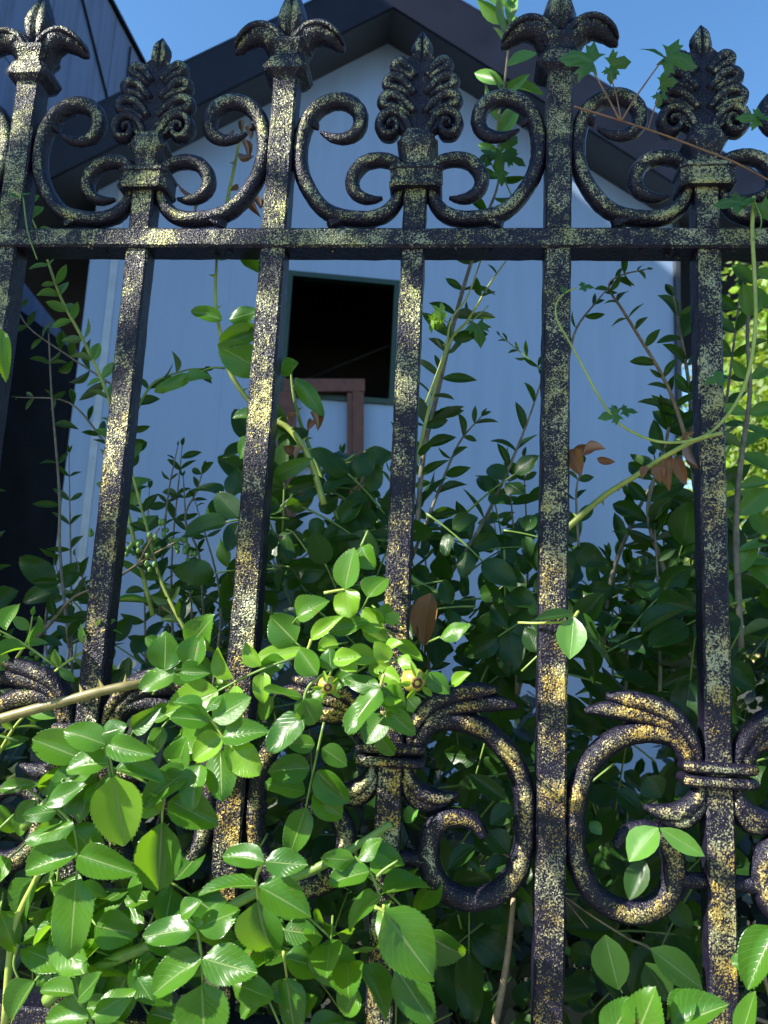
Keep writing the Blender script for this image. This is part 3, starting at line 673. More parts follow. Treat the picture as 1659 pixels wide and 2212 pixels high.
def front_bush():
    b = thing('rose_bush', 'climbing rose with glossy toothed leaves spilling over the fence at lower left, in full sun', 'rose bush', (.05, -.06, 0))
    for U_, STs, LFs in ((U8, ST7, LF7), (U5, ST5, LF5), (U6, ST6, LF6), (U9, ST9[:2], LF9)):
        sts = []
        for pts, Y in STs:
            o = cane(b, 'leaf_stalk', [U_(x, y, Y) for x, y in pts], [.0013, .0008], M_stem if random.random() < .6 else M_stem_y, 6, 4); sts.append((o, pts, Y))
        for e in LFs:
            x0, y0, x1, y1, wd = e[:5]; key = 'rosey' if len(e) > 5 else 'rose'
            best = None; bd = 1e9
            for o, pts, Y in sts:
                for (ax_, ay), (bx, by) in zip(pts[:-1], pts[1:]):
                    for t in np.linspace(0, 1, 6):
                        d = math.hypot(ax_+(bx-ax_)*t-x0, ay+(by-ay)*t-y0)
                        if d < bd: bd = d; best = (o, Y)
            near = bd < 45
            Y = best[1]-.002 if near else random.uniform(-.055, -.025)
            B_ = U_(x0, y0, Y); T_ = U_(x1, y1, Y-random.uniform(-.008, .010)); wm = wd*.5*mpp(Y)*1.05
            nn = facing(B_, .30, .15, .65)
            par = best[0] if near else b
            leaf('leaflet', key, B_, T_, wm, nn, par)
            if not near:
                q = B_+(B_-T_)*.35+np.array([0, .012, 0]); cane(b, 'leaf_stalk', [q, B_], [.001, .0007], M_stem, 5, 1)
    # canes
    for pts, r, mt in (([(200, 1010), (290, 935), (500, 825), (650, 768), (850, 690), (1080, 552), (1370, 432), (1560, 325), (1690, 240)], [.0050, .0046, .0036, .0026], M_stem),
                       ([(100, 260), (250, 100), (420, -60), (520, -160)], [.0034, .0028], M_stem), ([(20, 1120), (60, 700), (180, 420), (200, 180)], [.0030, .0022], M_stem_y)):
        P = [U8(x, y, -.035) for x, y in pts]; m = MB(); tube(m, P, r, 8, 5); thorns(m, P, r[0], 4, .005); m.build('cane', mt, b, True)
    for k in range(10):        # more leaves filling in behind the ones in front
        x = random.uniform(-40, 800); y = random.uniform(1660, 2260)
        if x > 560 and y < 1800 and random.random() < .7: continue
        B_ = U(x, y, random.uniform(-.040, -.015)); a = random.uniform(0, 6.28)
        compound(b, B_, (math.cos(a), -.1, math.sin(a)*.8-.2), random.uniform(.05, .07), random.choice((5, 5, 7)))
    for x, y, Y, a, key in ((640, 1420, -.055, 3.4, 'rosey'), (560, 1560, -.05, 3.6, 'rose'), (700, 1560, -.05, -1.8, 'rose'),
                         (40, 1600, -.05, 2.8, 'rose'), (30, 1760, -.05, -2.4, 'rose'), (110, 1900, -.045, -1.2, 'rose'), (540, 2080, -.05, -1.0, 'rose'), (640, 1960, -.045, -.6, 'rose'), (420, 2180, -.06, -1.5, 'rose'), (620, 2180, -.05, -.8, 'rose'), (120, 1440, -.03, 2.4, 'rose'), (330, 1500, -.04, 1.0, 'rose')):
        compound(b, U(x, y, Y), AR*math.cos(a)+AU*math.sin(a)-AF*.15, random.uniform(.05, .065), random.choice((5, 5, 7)), key, .9)
front_bush()
# thick cane lying across the left picket
P = [U(-30, 1562, -.035), U(60, 1536, -.036), U(150, 1512, -.037), U(225, 1492, -.036), U(300, 1478, -.03), U(380, 1470, .0), U(470, 1440, .06)]
tb = thing('rose_cane', 'thick thorny tan rose cane crossing in front of the leftmost thin picket', 'branch', tuple(P[0]))
m = MB(); tube(m, P, [.0042, .0040, .0037, .0034], 10, 6, .03); thorns(m, P[2:5], .0045, 3, .006); m.build('stem', plain('tan_green_cane', (.20, .17, .06), .45, nz=.3, scale=70), tb, True)
# hips
def hip(px, py, r, Y, label, d):
    c = U(px, py, Y); t = thing('rose_hip', label, 'rose hip', tuple(c))
    ax_ = unit(d); u = unit(np.cross(ax_, (0, 0, 1.))); v = np.cross(ax_, u)
    m = MB(); m.loft([[c+ax_*r*h+(u*math.cos(q)+v*math.sin(q))*r*k for q in np.linspace(0, 6.283, 13)[:-1]] for h, k in ((-1.1, .15), (-.9, .5), (-.4, .88), (.1, 1), (.6, .85), (.9, .6), (1.0, .5))])
    m.build('fruit', M_hip, t, True)
    m = MB(); m.loft([[c+ax_*r*h+(u*math.cos(q)+v*math.sin(q))*r*k for q in np.linspace(0, 6.283, 9)[:-1]] for h, k in ((.98, .48), (1.12, .42), (1.0, .2), (.95, .05))]); m.build('dry_crown', plain('dry_flower_base', (.09, .05, .02), .9, nz=.5, scale=500), t, True)
    for q in np.linspace(0, 6.283, 6)[:-1]:
        dd = u*math.cos(q)+v*math.sin(q); b = c+ax_*r+dd*r*.5
        leaf('sepal', 'rosey', b, b+unit(dd*.9+ax_*.3-ax_*.7*(q % 2))*r*1.35, r*.5, ax_, t, 1)
    m = MB(); tube(m, [c-ax_*r, c-ax_*r*3+np.array([0, .01, .0]), c-ax_*r*5+np.array([0, .03, .004])], [.0014, .001], 6, 4); m.build('stalk', M_stem, t, True)
hip(708, 1478, .0068, -.085, 'smaller rose hip with spiky sepals among the sunlit leaves, left of the two', (.15, -.9, -.25))
hip(893, 1468, .0088, -.085, 'larger yellow rose hip beside the third thin picket, right one of two', (.35, -.9, -.2))

# ---- shrubs behind the fence
def shrub_cane(parent, pts, Y, r0, lens, wid, key, step, mat, spread=50, skip=0.0, y1=None, sun=.1, tipk=.6, name='cane', curl=False):
    "cane through photo points from the base upwards with opposite leaves"
    n = len(pts); Ys = np.linspace(Y, Y if y1 is None else y1, n)
    P = [U(x, y, yy) for (x, y), yy in zip(pts, Ys)]
    st = cane(parent, name, P, [r0, r0*.75, r0*.35], mat, 6, 5)
    Q = crom(P, 10); d = 0.0; nxt = step*mpp(Y)*random.uniform(.2, .8); L_ = sum(np.linalg.norm(Q[i+1]-Q[i]) for i in range(len(Q)-1)); s = 0; k = 0
    for i in range(len(Q)-1):
        seg = np.linalg.norm(Q[i+1]-Q[i]); s += seg
        if s > nxt:
            nxt = s+step*mpp(Y)*random.uniform(.7, 1.35); k += 1
            t = unit(Q[i+1]-Q[i]); a = unit(np.cross(t, unit(CAM-Q[i]))); fr = s/L_
            if k % 2: a = unit(a+unit(CAM-Q[i])*random.uniform(-.9, .9))
            for sg in (-1, 1):
                if random.random() < skip: continue
                an = R(spread+random.uniform(-18, 22)); dr = unit(t*math.cos(an)+a*sg*math.sin(an)+rv(.16)+np.array([0, 0, -.05]))
                ln = 1.2*lens*mpp(Y)*random.uniform(.65, 1.15)*(1-(1-tipk)*fr); b = Q[i]
                leaf('leaf', key, b, b+dr*ln, ln*wid*random.uniform(.8, 1.2), unit(unit(np.cross(dr, a*sg))*random.choice((-1, 1))*.5+facing(b, .5, .4, sun)), parent)
    t = unit(Q[-1]-Q[-4]); 
    for q in range(2):
        ln = lens*mpp(Y)*.6*tipk; leaf('leaf', key, Q[-1], Q[-1]+unit(t+rv(.25))*ln, ln*wid, facing(Q[-1]), parent)
    return st
def sh(label, X, Y, cat='shrub', name='privet_shrub', group=None): return thing(name, label, cat, (X, Y, 0), group)
# left privet
p1 = sh('privet with yellow-green shoots climbing behind the leftmost thin picket', .0, .10)
shrub_cane(p1, [(330, 1330), (270, 1080), (240, 880), (185, 745), (130, 640), (85, 510), (45, 425)], .06, .0022, 66, .44, 'privy', 40, M_stem_y, 55)
shrub_cane(p1, [(150, 1400), (130, 1200), (128, 1060), (112, 860), (105, 720)], .09, .0017, 62, .36, 'oval', 62, M_bark_g, 70, .45)
shrub_cane(p1, [(420, 1400), (350, 1260), (320, 1150), (282, 1010), (262, 930)], .05, .0020, 58, .45, 'priv', 38, M_stem_y)
shrub_cane(p1, [(345, 1330), (352, 1180), (362, 1080), (372, 1020), (384, 965)], .12, .0014, 44, .25, 'priv', 40, M_bark_g, 45, .2)
shrub_cane(p1, [(60, 1400), (110, 1345), (160, 1290), (230, 1262)], .045, .0022, 66, .42, 'oval', 60, M_bark, 50, .3)
shrub_cane(p1, [(230, 960), (150, 870), (40, 858)], .10, .0014, 50, .3, 'priv', 45, M_bark_g, 50, .3)
shrub_cane(p1, [(240, 830), (150, 770), (60, 705), (30, 640)], .16, .0014, 64, .34, 'priv', 40, M_bark_g, 50, .2)
shrub_cane(p1, [(440, 1330), (430, 1200), (400, 1120), (425, 1060), (440, 1010)], .10, .0015, 50, .4, 'priv', 36, M_bark_g, 55, .2)
shrub_cane(p1, [(250, 1000), (290, 900), (330, 830), (400, 800), (440, 796)], .07, .0016, 66, .42, 'oval', 46, M_stem, 50, .2)
for k in range(9):
    x = random.uniform(-30, 480); x2 = x+random.uniform(-60, 40); y = random.uniform(960, 1230)
    shrub_cane(p1, [(x, 1500), (x+random.uniform(-20, 20), (y+1500)/2), (x2, y)], random.uniform(.08, .35), .0016, 60, random.uniform(.28, .45), random.choice(('priv', 'oval')), 40, M_bark_g, 55, .1)
for pts in ([(-20, 1500), (30, 1430), (60, 1380), (70, 1330)], [(60, 1540), (120, 1450), (190, 1400), (230, 1350)], [(-10, 1640), (40, 1560), (110, 1500)]):
    shrub_cane(p1, pts, -.005, .0016, 66, .44, 'privy', 36, M_stem_y, 55, 0, sun=.6)
# its berries
mbB = []
q = [(300, 1175), (330, 1160), (355, 1150), (375, 1165), (385, 1185), (340, 1190), (320, 1200), (298, 1195), (280, 1180), (395, 1170), (405, 1185), (415, 1195), (350, 1130), (315, 1215), (270, 1195), (330, 1225), (410, 1215), (200, 1150), (75, 1415), (62, 1428), (85, 1440), (70, 1452), (100, 1425)]
bm = MB(); r = 1.0
bm.loft([[(math.cos(t)*k, math.sin(t)*k, h) for t in np.linspace(0, 6.283, 9)[:-1]] for h, k in ((-1, .1), (-.75, .65), (0, 1), (.75, .66), (1, .12))])
berry = mesh('berry', bm.V, bm.F, True); berry.materials.append(M_berry)
for bx, by in [(a+random.uniform(-8, 8), b+random.uniform(-6, 6)) for a, b in q for _ in range(3)]:
    c = U(bx, by, .04+random.uniform(-.012, .02)); o = bpy.data.objects.new('berry', berry); C.objects.link(o); rr = random.uniform(.0020, .0028)
    o.parent = p1; o.matrix_parent_inverse = Matrix.Translation(p1.location).inverted(); o.matrix_basis = Matrix.Translation(c)@Matrix.Diagonal((rr, rr, rr*1.2, 1))
for a, b in (((250, 1250), (420, 1150)), ((300, 1215), (345, 1140)), ((330, 1210), (270, 1170))):
    cane(p1, 'berry_stalk', [U(*a, .04), U((a[0]+b[0])/2, (a[1]+b[1])/2-5, .04), U(*b, .04)], [.0013, .0007], M_bark, 5, 4)
# centre privet
p2 = sh('tall privet stems with long dark leaves rising between the third and fourth pickets', .42, .12)
shrub_cane(p2, [(900, 1150), (915, 980), (945, 850), (985, 680), (1020, 560), (1050, 470), (1075, 400), (1080, 330)], .10, .0030, 92, .30, 'priv', 46, M_bark_g, 52, .15)
shrub_cane(p2, [(1080, 340), (1075, 270), (1088, 190), (1098, 100), (1100, 30), (1096, -40)], .10, .0018, 84, .36, 'privy', 34, M_bark, 38, .1, tipk=1.0)
shrub_cane(p2, [(900, 1000), (930, 870), (972, 740), (1012, 690), (1060, 610), (1100, 555)], .08, .0020, 60, .36, 'oval', 52, M_stem_y, 55, .3)
shrub_cane(p2, [(960, 1260), (1040, 1135), (1095, 1020), (1140, 910), (1172, 815)], .14, .0024, 84, .32, 'priv', 50, M_bark_g, 50, .2)
shrub_cane(p2, [(880, 1230), (940, 1080), (990, 960), (1040, 900)], .12, .0020, 76, .34, 'priv', 42, M_bark_g, 50, .1)
shrub_cane(p2, [(1170, 800), (1130, 765), (1080, 725)], .10, .0010, 40, .26, 'priv', 26, M_stem, 40, .2)
for k in range(9):
    x = random.uniform(640, 1130); y = random.uniform(960, 1160); x2 = x+random.uniform(-60, 60)
    shrub_cane(p2, [(x, 1500), (x+random.uniform(-20, 20), (y+1500)/2), (x2, y)], random.uniform(.08, .4), .0018, 74, random.uniform(.3, .42), random.choice(('priv', 'oval')), 44, M_bark_g, 55, .1)
# right privet
p3 = sh('broad dark-leaved privet filling the right side behind the last pickets', .75, .15)
shrub_cane(p3, [(1500, 1010), (1460, 880), (1430, 810), (1385, 735), (1345, 670), (1315, 620), (1340, 595), (1395, 582)], .10, .0020, 56, .34, 'priv', 34, M_bark, 55, .2)
shrub_cane(p3, [(1225, 790), (1245, 710), (1290, 650), (1318, 618)], .10, .0015, 54, .32, 'priv', 36, M_bark_g, 50, .3)
shrub_cane(p3, [(1560, 1250), (1500, 1050), (1490, 850), (1470, 720), (1455, 640)], .14, .0026, 110, .38, 'oval', 44, M_bark_g, 55, .05)
shrub_cane(p3, [(1500, 1450), (1440, 1250), (1400, 1100), (1440, 950), (1450, 850)], .12, .0030, 115, .36, 'priv', 42, M_bark_g, 55, .05)
shrub_cane(p3, [(1300, 1420), (1320, 1250), (1370, 1120), (1400, 1060), (1430, 1000)], .16, .0028, 100, .34, 'priv', 44, M_bark_g, 55, .1)
shrub_cane(p3, [(1600, 1400), (1590, 1150), (1600, 1000), (1620, 850), (1615, 700), (1640, 560)], .05, .0030, 92, .46, 'privy', 60, M_bark_g, 55, .25)  # brighter leaf colour painted in place of sun glow, next cane too
shrub_cane(p3, [(1700, 1300), (1670, 1100), (1680, 900), (1660, 700), (1690, 560)], .09, .0030, 96, .46, 'privy', 52, M_bark_g, 55, .1)
shrub_cane(p3, [(1530, 1400), (1560, 1200), (1545, 1000), (1570, 860), (1600, 620)], .22, .0030, 90, .42, 'priv', 44, M_bark_g, 55, .1)
shrub_cane(p3, [(1250, 1180), (1245, 1060), (1262, 1000)], .08, .0014, 56, .4, 'priv', 40, M_bark_g, 50, .1)
for k in range(14):
    x = random.uniform(1230, 1580); y = random.uniform(940, 1320) if x > 1400 else random.uniform(1180, 1340); x2 = x+random.uniform(-50, 50)
    shrub_cane(p3, [(x, 1600), (x+random.uniform(-20, 20), (y+1600)/2), (x2, y)], random.uniform(.08, .45), .0022, 96, random.uniform(.32, .44), random.choice(('priv', 'oval')), 48, M_bark_g, 55, .1)
# bottom right privet shoots in the sun
p4 = sh('privet shoots with pointed bright leaves poking through the lower ring scrolls', .55, .03)
for e in ((820, 452, 800, 638, 122, -.02, 'privy'), (90, 235, 150, 160, 62, .0, 'privy'), (365, 25, 550, 158, 72, .03, 'priv'), (560, 165, 458, 245, 88, .02, 'oval'), (455, 270, 540, 370, 100, .02, 'oval'), (395, 335, 275, 435, 84, .01, 'oval'), (358, 365, 412, 445, 50, .02, 'oval'), (540, 390, 430, 448, 68, .02, 'oval'),
          (1185, 258, 1052, 402, 128, -.02, 'privy'), (1190, 258, 1392, 385, 74, -.02, 'privy'), (1128, 398, 1055, 572, 92, .0, 'oval'), (955, 720, 1012, 968, 140, -.01, 'oval'), (1130, 840, 1235, 1015, 112, .0, 'oval'),
          (1150, 780, 1388, 962, 120, .0, 'oval'), (1000, 100, 1112, 180, 88, .03, 'oval'), (1130, 40, 1200, 130, 110, .03, 'oval'), (1230, 560, 1330, 700, 84, .02, 'oval'), (480, 240, 520, 150, 60, .04, 'priv'), (890, 230, 940, 290, 50, .02, 'privy'),
          (920, 230, 990, 170, 50, .04, 'oval'), (1270, 320, 1350, 410, 60, .02, 'privy'), (600, 580, 640, 690, 70, .01, 'oval'), (780, 770, 800, 810, 30, .03, 'privy'), (430, 935, 470, 960, 36, .03, 'privy'), (1430, 700, 1500, 860, 90, .03, 'oval')):
    x0, y0, x1, y1, wd, Y, key = e
    f = (lambda x, y, Y: U(829.5+x/2, 1106+y/2, Y)) if e[:2] == (820, 452) else U9
    B_ = f(x0, y0, Y); T_ = f(x1, y1, Y-.006)
    leaf('leaf', key, B_, T_, wd*.5*mpp(Y)*1.05, facing(B_, .2, .2, .4), p4, 0)
for pts, r in (([(1659, 1100), (1350, 990), (1230, 880), (1150, 780), (1060, 740)], .0016), ([(420, 1300), (480, 1100), (520, 900), (540, 760), (560, 560)], .0034), ([(250, 250), (150, 200)], .0010), ([(560, 395), (430, 320)], .001), ([(1600, 760), (1700, 1100)], .002), ([(1020, 330), (1190, 258), (1280, 130)], .0011), ([(1060, 740), (900, 640), (780, 560), (880, 690)], .0008)):
    cane(p4, 'cane', [U9(x, y, .02) for x, y in pts], [r, r*.6], M_bark, 7, 5)
cane(p4, 'cane', [U6(580, 478, -.006), U6(680, 480, -.016), U6(800, 470, -.016), U6(840, 430, -.01)], [.001, .0014], M_stem_y, 6, 5)
for e in ((820, 440, 650, 460, 60, -.018), (840, 430, 920, 560, 60, -.0), (840, 430, 990, 670, 46, .0), (880, 500, 915, 775, 76, .03)):
    B_ = U6(e[0], e[1], e[5]); leaf('leaf', 'oval', B_, U6(e[2], e[3], e[5]-.004), e[4]*.5*mpp(e[5]), facing(B_, .4, .5), p4)

# ---- roses behind the fence
b2 = thing('rose_bush', 'shaded climbing rose behind the middle pickets with large dark leaflets', 'rose bush', (.35, .08, 0))
def comp_at(b, x, y, Y, a, L, n=5, key='rose_shade', s=1.0):
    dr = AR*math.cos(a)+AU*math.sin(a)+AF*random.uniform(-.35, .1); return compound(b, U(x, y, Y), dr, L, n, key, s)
def rose_cane(b, pts, Y, r, mat, lst=(), th=4):
    P = [U(x, y, Y) for x, y in pts]; m = MB(); tube(m, P, [r, r*.8, r*.45], 8, 5); thorns(m, P, r, th, .0045); return m.build('cane', mat, b, True)
rose_cane(b2, [(700, 1090), (668, 990), (628, 930), (590, 905), (540, 868), (495, 800), (478, 730), (466, 650), (468, 560)], .03, .0030, M_stem_y)
rose_cane(b2, [(760, 1240), (730, 1120), (690, 1020), (655, 930), (635, 860), (628, 800)], .05, .0024, M_stem)
rose_cane(b2, [(485, 470), (498, 400), (515, 320), (528, 262)], .03, .0022, M_stem_y, th=3)
rose_cane(b2, [(980, 1300), (880, 1240), (780, 1110), (700, 1050)], .06, .0028, M_stem)
for x0, y0, x1, y1, wd in ((555, 720, 468, 745, 60), (480, 690, 408, 668, 42), (495, 690, 560, 670, 46), (505, 720, 562, 705, 38), (565, 800, 470, 745, 86), (400, 825, 455, 800, 46), (410, 810, 330, 845, 38), (545, 900, 498, 890, 40), (548, 955, 508, 980, 56), (605, 800, 645, 785, 50), (470, 560, 520, 545, 30), (520, 545, 570, 600, 36), (640, 815, 700, 900, 44), (590, 1030, 675, 990, 40)):
    B_ = U(x0, y0, .02); leaf('leaflet', 'rose', B_, U(x1, y1, .015), wd*mpp(.02), facing(B_, .35, .2), b2)
cane(b2, 'leaf_stalk', [U(485, 795, .03), U(455, 795, .03), U(410, 815, .03), U(350, 850, .03)], [.0012, .0008], M_stem, 5, 4)
for x0, y0, x1, y1, wd in ((530, 262, 520, 285, 10), (528, 275, 548, 300, 12), (520, 300, 545, 345, 14), (516, 330, 548, 340, 13), (505, 280, 488, 300, 14), (515, 400, 500, 412, 14), (540, 410, 560, 470, 18), (545, 430, 566, 450, 16), (440, 430, 375, 415, 26), (430, 440, 410, 470, 26), (670, 890, 690, 930, 20), (672, 905, 665, 930, 18), (655, 965, 622, 1000, 28), (640, 975, 610, 965, 24), (620, 905, 640, 890, 20)):
    B_ = U(x0, y0, .025); leaf('dry_leaflet', 'brown', B_, U(x1, y1, .02), wd*mpp(.02), facing(B_, .8), b2)
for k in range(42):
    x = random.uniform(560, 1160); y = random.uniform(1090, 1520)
    comp_at(b2, x, y, random.uniform(.03, .18), random.uniform(0, 6.28), random.uniform(.05, .07), random.choice((5, 7, 5)), 'rose_shade', .8)
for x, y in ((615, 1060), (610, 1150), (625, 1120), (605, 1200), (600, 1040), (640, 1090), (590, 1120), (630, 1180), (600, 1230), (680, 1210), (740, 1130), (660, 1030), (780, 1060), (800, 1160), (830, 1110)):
    comp_at(b2, x, y, random.uniform(.03, .10), random.uniform(0, 6.28), .055, 5, 'rose_shade', .85)
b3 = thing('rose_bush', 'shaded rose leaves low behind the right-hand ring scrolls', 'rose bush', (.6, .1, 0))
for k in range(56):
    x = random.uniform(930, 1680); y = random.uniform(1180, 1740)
    comp_at(b3, x, y, random.uniform(.04, .25), random.uniform(0, 6.28), random.uniform(.05, .075), random.choice((3, 5, 5)), 'rose_shade', .9)
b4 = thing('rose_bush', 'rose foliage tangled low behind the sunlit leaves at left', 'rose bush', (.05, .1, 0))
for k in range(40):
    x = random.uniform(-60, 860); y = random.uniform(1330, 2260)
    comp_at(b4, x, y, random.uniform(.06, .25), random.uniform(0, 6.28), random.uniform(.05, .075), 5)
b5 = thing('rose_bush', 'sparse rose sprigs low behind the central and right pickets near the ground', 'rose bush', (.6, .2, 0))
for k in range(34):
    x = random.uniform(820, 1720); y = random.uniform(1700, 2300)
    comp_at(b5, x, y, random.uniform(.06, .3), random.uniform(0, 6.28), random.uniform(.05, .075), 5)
for e in ((1690, 690, 1560, 960, 150, -.04), (1080, 1180, 1175, 950, 170, -.06), (960, 1180, 1085, 985, 140, -.05), (1250, 1120, 1490, 1010, 150, -.06), (1600, 880, 1700, 700, 120, -.03), (1540, 1180, 1600, 960, 90, -.03), (1520, 800, 1550, 880, 60, -.01), (1330, 960, 1270, 1150, 120, -.05)):
    B_ = U9(e[0], e[1], e[5]); leaf('leaflet', 'rose', B_, U9(e[2], e[3], e[5]-.006), e[4]*.5*mpp(e[5]), facing(B_, .2, .2, .4), b5)
# thorny cane at right with browned young leaves
b6 = thing('rose_cane', 'yellow-green thorny rose cane rising to the right past the last main post', 'branch', tuple(U(1225, 1140, .03)))
P = [U(1215, 1150, .04), U(1300, 1075, .03), U(1370, 1030, .015), U(1430, 990, .0), U(1500, 952, -.02), U(1560, 935, -.03)]
m = MB(); tube(m, P, [.0028, .0022, .0015], 8, 6); thorns(m, P, .0022, 3, .005); m.build('stem', M_stem_y, b6, True)
for x0, y0, x1, y1, wd in ((1235, 970, 1255, 1030, 40), (1240, 968, 1290, 975, 26), (1260, 980, 1310, 965, 24), (1290, 990, 1330, 1000, 18), (1400, 1010, 1385, 1030, 22), (1420, 1005, 1425, 1040, 30), (1450, 985, 1440, 1060, 30), (1490, 955, 1500, 1020, 26), (1480, 960, 1500, 930, 16), (1460, 985, 1480, 1050, 28), (1530, 940, 1550, 920, 14)):
    B_ = U(x0, y0, .0); leaf('dry_leaflet', 'brown', B_, U(x1, y1, -.005), wd*mpp(.0), facing(B_, .7), b6)
# brown leaf, curled leaf, curled bud
t = thing('dead_leaf', 'large brown leaf lodged behind the third thin picket', 'leaf', tuple(U(935, 1285, .0)))
leaf('blade', 'brown', U(932, 1282, .012), U(898, 1402, .008), 66*mpp(0), facing(U(920, 1340, 0), .05), t, 1)
t = thing('curled_leaf', 'pale green puckered leaf curling round the leftmost main post', 'leaf', tuple(U(5, 712, -.03)))
leaf('blade', 'rosey', U(2, 712, -.03), U(12, 825, -.035), 40*mpp(-.03), facing(U(10, 760, -.03), .1), t, 1)
# ---- creeper with lobed leaves
vine = thing('creeper', 'thin climbing vine with lobed leaves and tendrils winding over the right-hand scrolls', 'vine', tuple(U(1640, 1000, -.02)))
def lobed(b, parent, pt, d, L, nrm, mat=None):
    "a palmate leaf: toothed lobes fanned out of one point"
    y = unit(d); z = unit(np.array(nrm)-y*(np.array(nrm)@y)); x = np.cross(y, z); V = [pt]; UV = [(.5, 0)]; Fc = []; pt = np.array(pt)
    outl = []
    for a, l in ((-125, .42), (-100, .3), (-72, .68), (-60, .5), (-50, .62), (-38, .36), (-22, .72), (-10, .82), (0, 1), (10, .82), (22, .72), (38, .36), (50, .62), (60, .5), (72, .68), (100, .3), (125, .42)):
        a = R(a); outl.append((math.sin(a)*l, math.cos(a)*l))
    for u, v in outl: V.append(pt+x*u*L+y*v*L+z*(-.25*(u*u+v*v)*L+abs(u)*.15*L)); UV.append((.5+u*.5, v))
    for u, v in outl: V.append(pt+x*u*L*.5+y*v*L*.5+z*(.06*L+rng.normal()*.01*L)); UV.append((.5+u*.25, v*.5))
    n = len(outl)
    for i in range(n-1):
        Fc += [(0, 1+n+i+1, 1+n+i), (1+n+i, 1+n+i+1, 2+i, 1+i)]
    o = link('leaf', mesh('leaf', V, Fc, True, UV), mat or M_vine); put(o, parent); return o
def vst(pts, Y, r, mat): return cane(vine, 'stem', [U(x, y, Y) for x, y in pts], r, mat, 6, 6)
vst([(1240, 230), (1290, 245), (1345, 262), (1430, 290), (1510, 320), (1590, 352), (1680, 400)], -.03, [.0009, .0008], M_stem_r)
vst([(1340, 262), (1315, 215), (1285, 160), (1278, 145)], -.035, [.0009, .0006], M_stem_r)
vst([(1342, 262), (1332, 210), (1318, 160)], -.035, [.0008, .0005], M_stem_r)
vst([(1343, 260), (1370, 215), (1405, 165), (1432, 128)], -.035, [.0009, .0006], M_stem_r)
vst([(1400, 278), (1412, 240), (1425, 200)], -.03, [.0007, .0005], M_stem_r)
vst([(1628, 425), (1625, 500), (1630, 600), (1632, 700), (1618, 800), (1590, 870), (1540, 930), (1490, 952), (1430, 955), (1380, 940), (1330, 908), (1290, 850), (1258, 790), (1225, 730), (1203, 690), (1202, 655), (1222, 632), (1245, 622)], -.025, [.0017, .0015, .0012, .0010, .0008, .0006], M_stem_y)
vst([(1628, 430), (1645, 480), (1625, 520)], -.03, [.0007, .0005], M_stem)
vst([(1628, 440), (1610, 445), (1600, 438)], -.03, [.0007, .0005], M_stem)
vst([(50, 425), (60, 500), (80, 560)], -.02, [.0008, .0006], M_stem); vst([(920, 870), (960, 760), (975, 690), (1010, 640), (1045, 545)], .03, [.0011, .0007], M_stem_y)
vst([(1010, 700), (1035, 680), (1055, 660)], .03, [.0007, .0005], M_stem); vst([(975, 700), (958, 690), (955, 670)], .03, [.0007, .0005], M_stem)
vst([(1090, 370), (1095, 400), (1120, 440), (1140, 400), (1150, 340)], .04, [.0008, .0006], M_stem)
for x0, y0, dx, dy, L, Y in ((1282, 135, -95, -28, 98, -.035), (1318, 140, 25, -5, 62, -.035), (1318, 150, 2, 16, 40, -.035), (1434, 126, -52, -40, 74, -.035), (1440, 122, 70, 15, 88, -.035), (1426, 205, -6, 30, 36, -.03), (1428, 180, 30, -4, 48, -.03), (1600, 438, -60, -2, 66, -.03), (1600, 440, 30, -18, 50, -.03), (1645, 440, 10, 20, 50, -.03),
                             (1640, 250, 30, 10, 40, -.03), (1640, 258, -60, -12, 58, -.03), (1222, 632, -6, -14, 26, -.025), (1255, 620, 40, -6, 36, -.025), (1335, 895, -42, 4, 50, -.025), (1345, 888, 44, -4, 40, -.025), (1560, 815, -50, 12, 44, -.02), (1030, 700, 14, 48, 62, .03), (1085, 330, -12, 36, 62, .03), (1090, 320, 30, -30, 56, .03), (1100, 340, 30, 10, 50, .03), (1080, 370, 2, 10, 40, .03), (1060, 350, -26, -6, 44, .03), (1060, 330, -20, 10, 40, .03), (20, 420, 30, 4, 30, -.02), (60, 420, -24, -4, 30, -.02)):
    c = U(x0, y0, Y); d = U(x0+dx, y0+dy, Y)-c; L = .88*L*mpp(Y)
    lobed(None, vine, c, d, L, unit(unit(CAM-c)*.8+np.array([0, 0, .5])+rv(.25)))
# crumpled bud
c = U(945, 690, -.002); t = thing('crumpled_leaf', 'bright green crumpled young leaf ball on a stem between two pickets', 'leaf', tuple(c))
for k in range(9):
    d = unit(rv(1)); lobed(None, t, c+d*.005, unit(rv(1)), .013, d, M_rose_y)
for o in [o for o in t.children]: o.name = 'fold'
c = U(1328, 882, .0); o = link('black_berry', berry.copy(), None); o.data.materials.clear(); o.data.materials.append(M_black)
o.location = c; o.scale = (.0024,)*3; o['label'] = 'single small black berry hanging in front of the white wall at right'; o['category'] = 'berry'

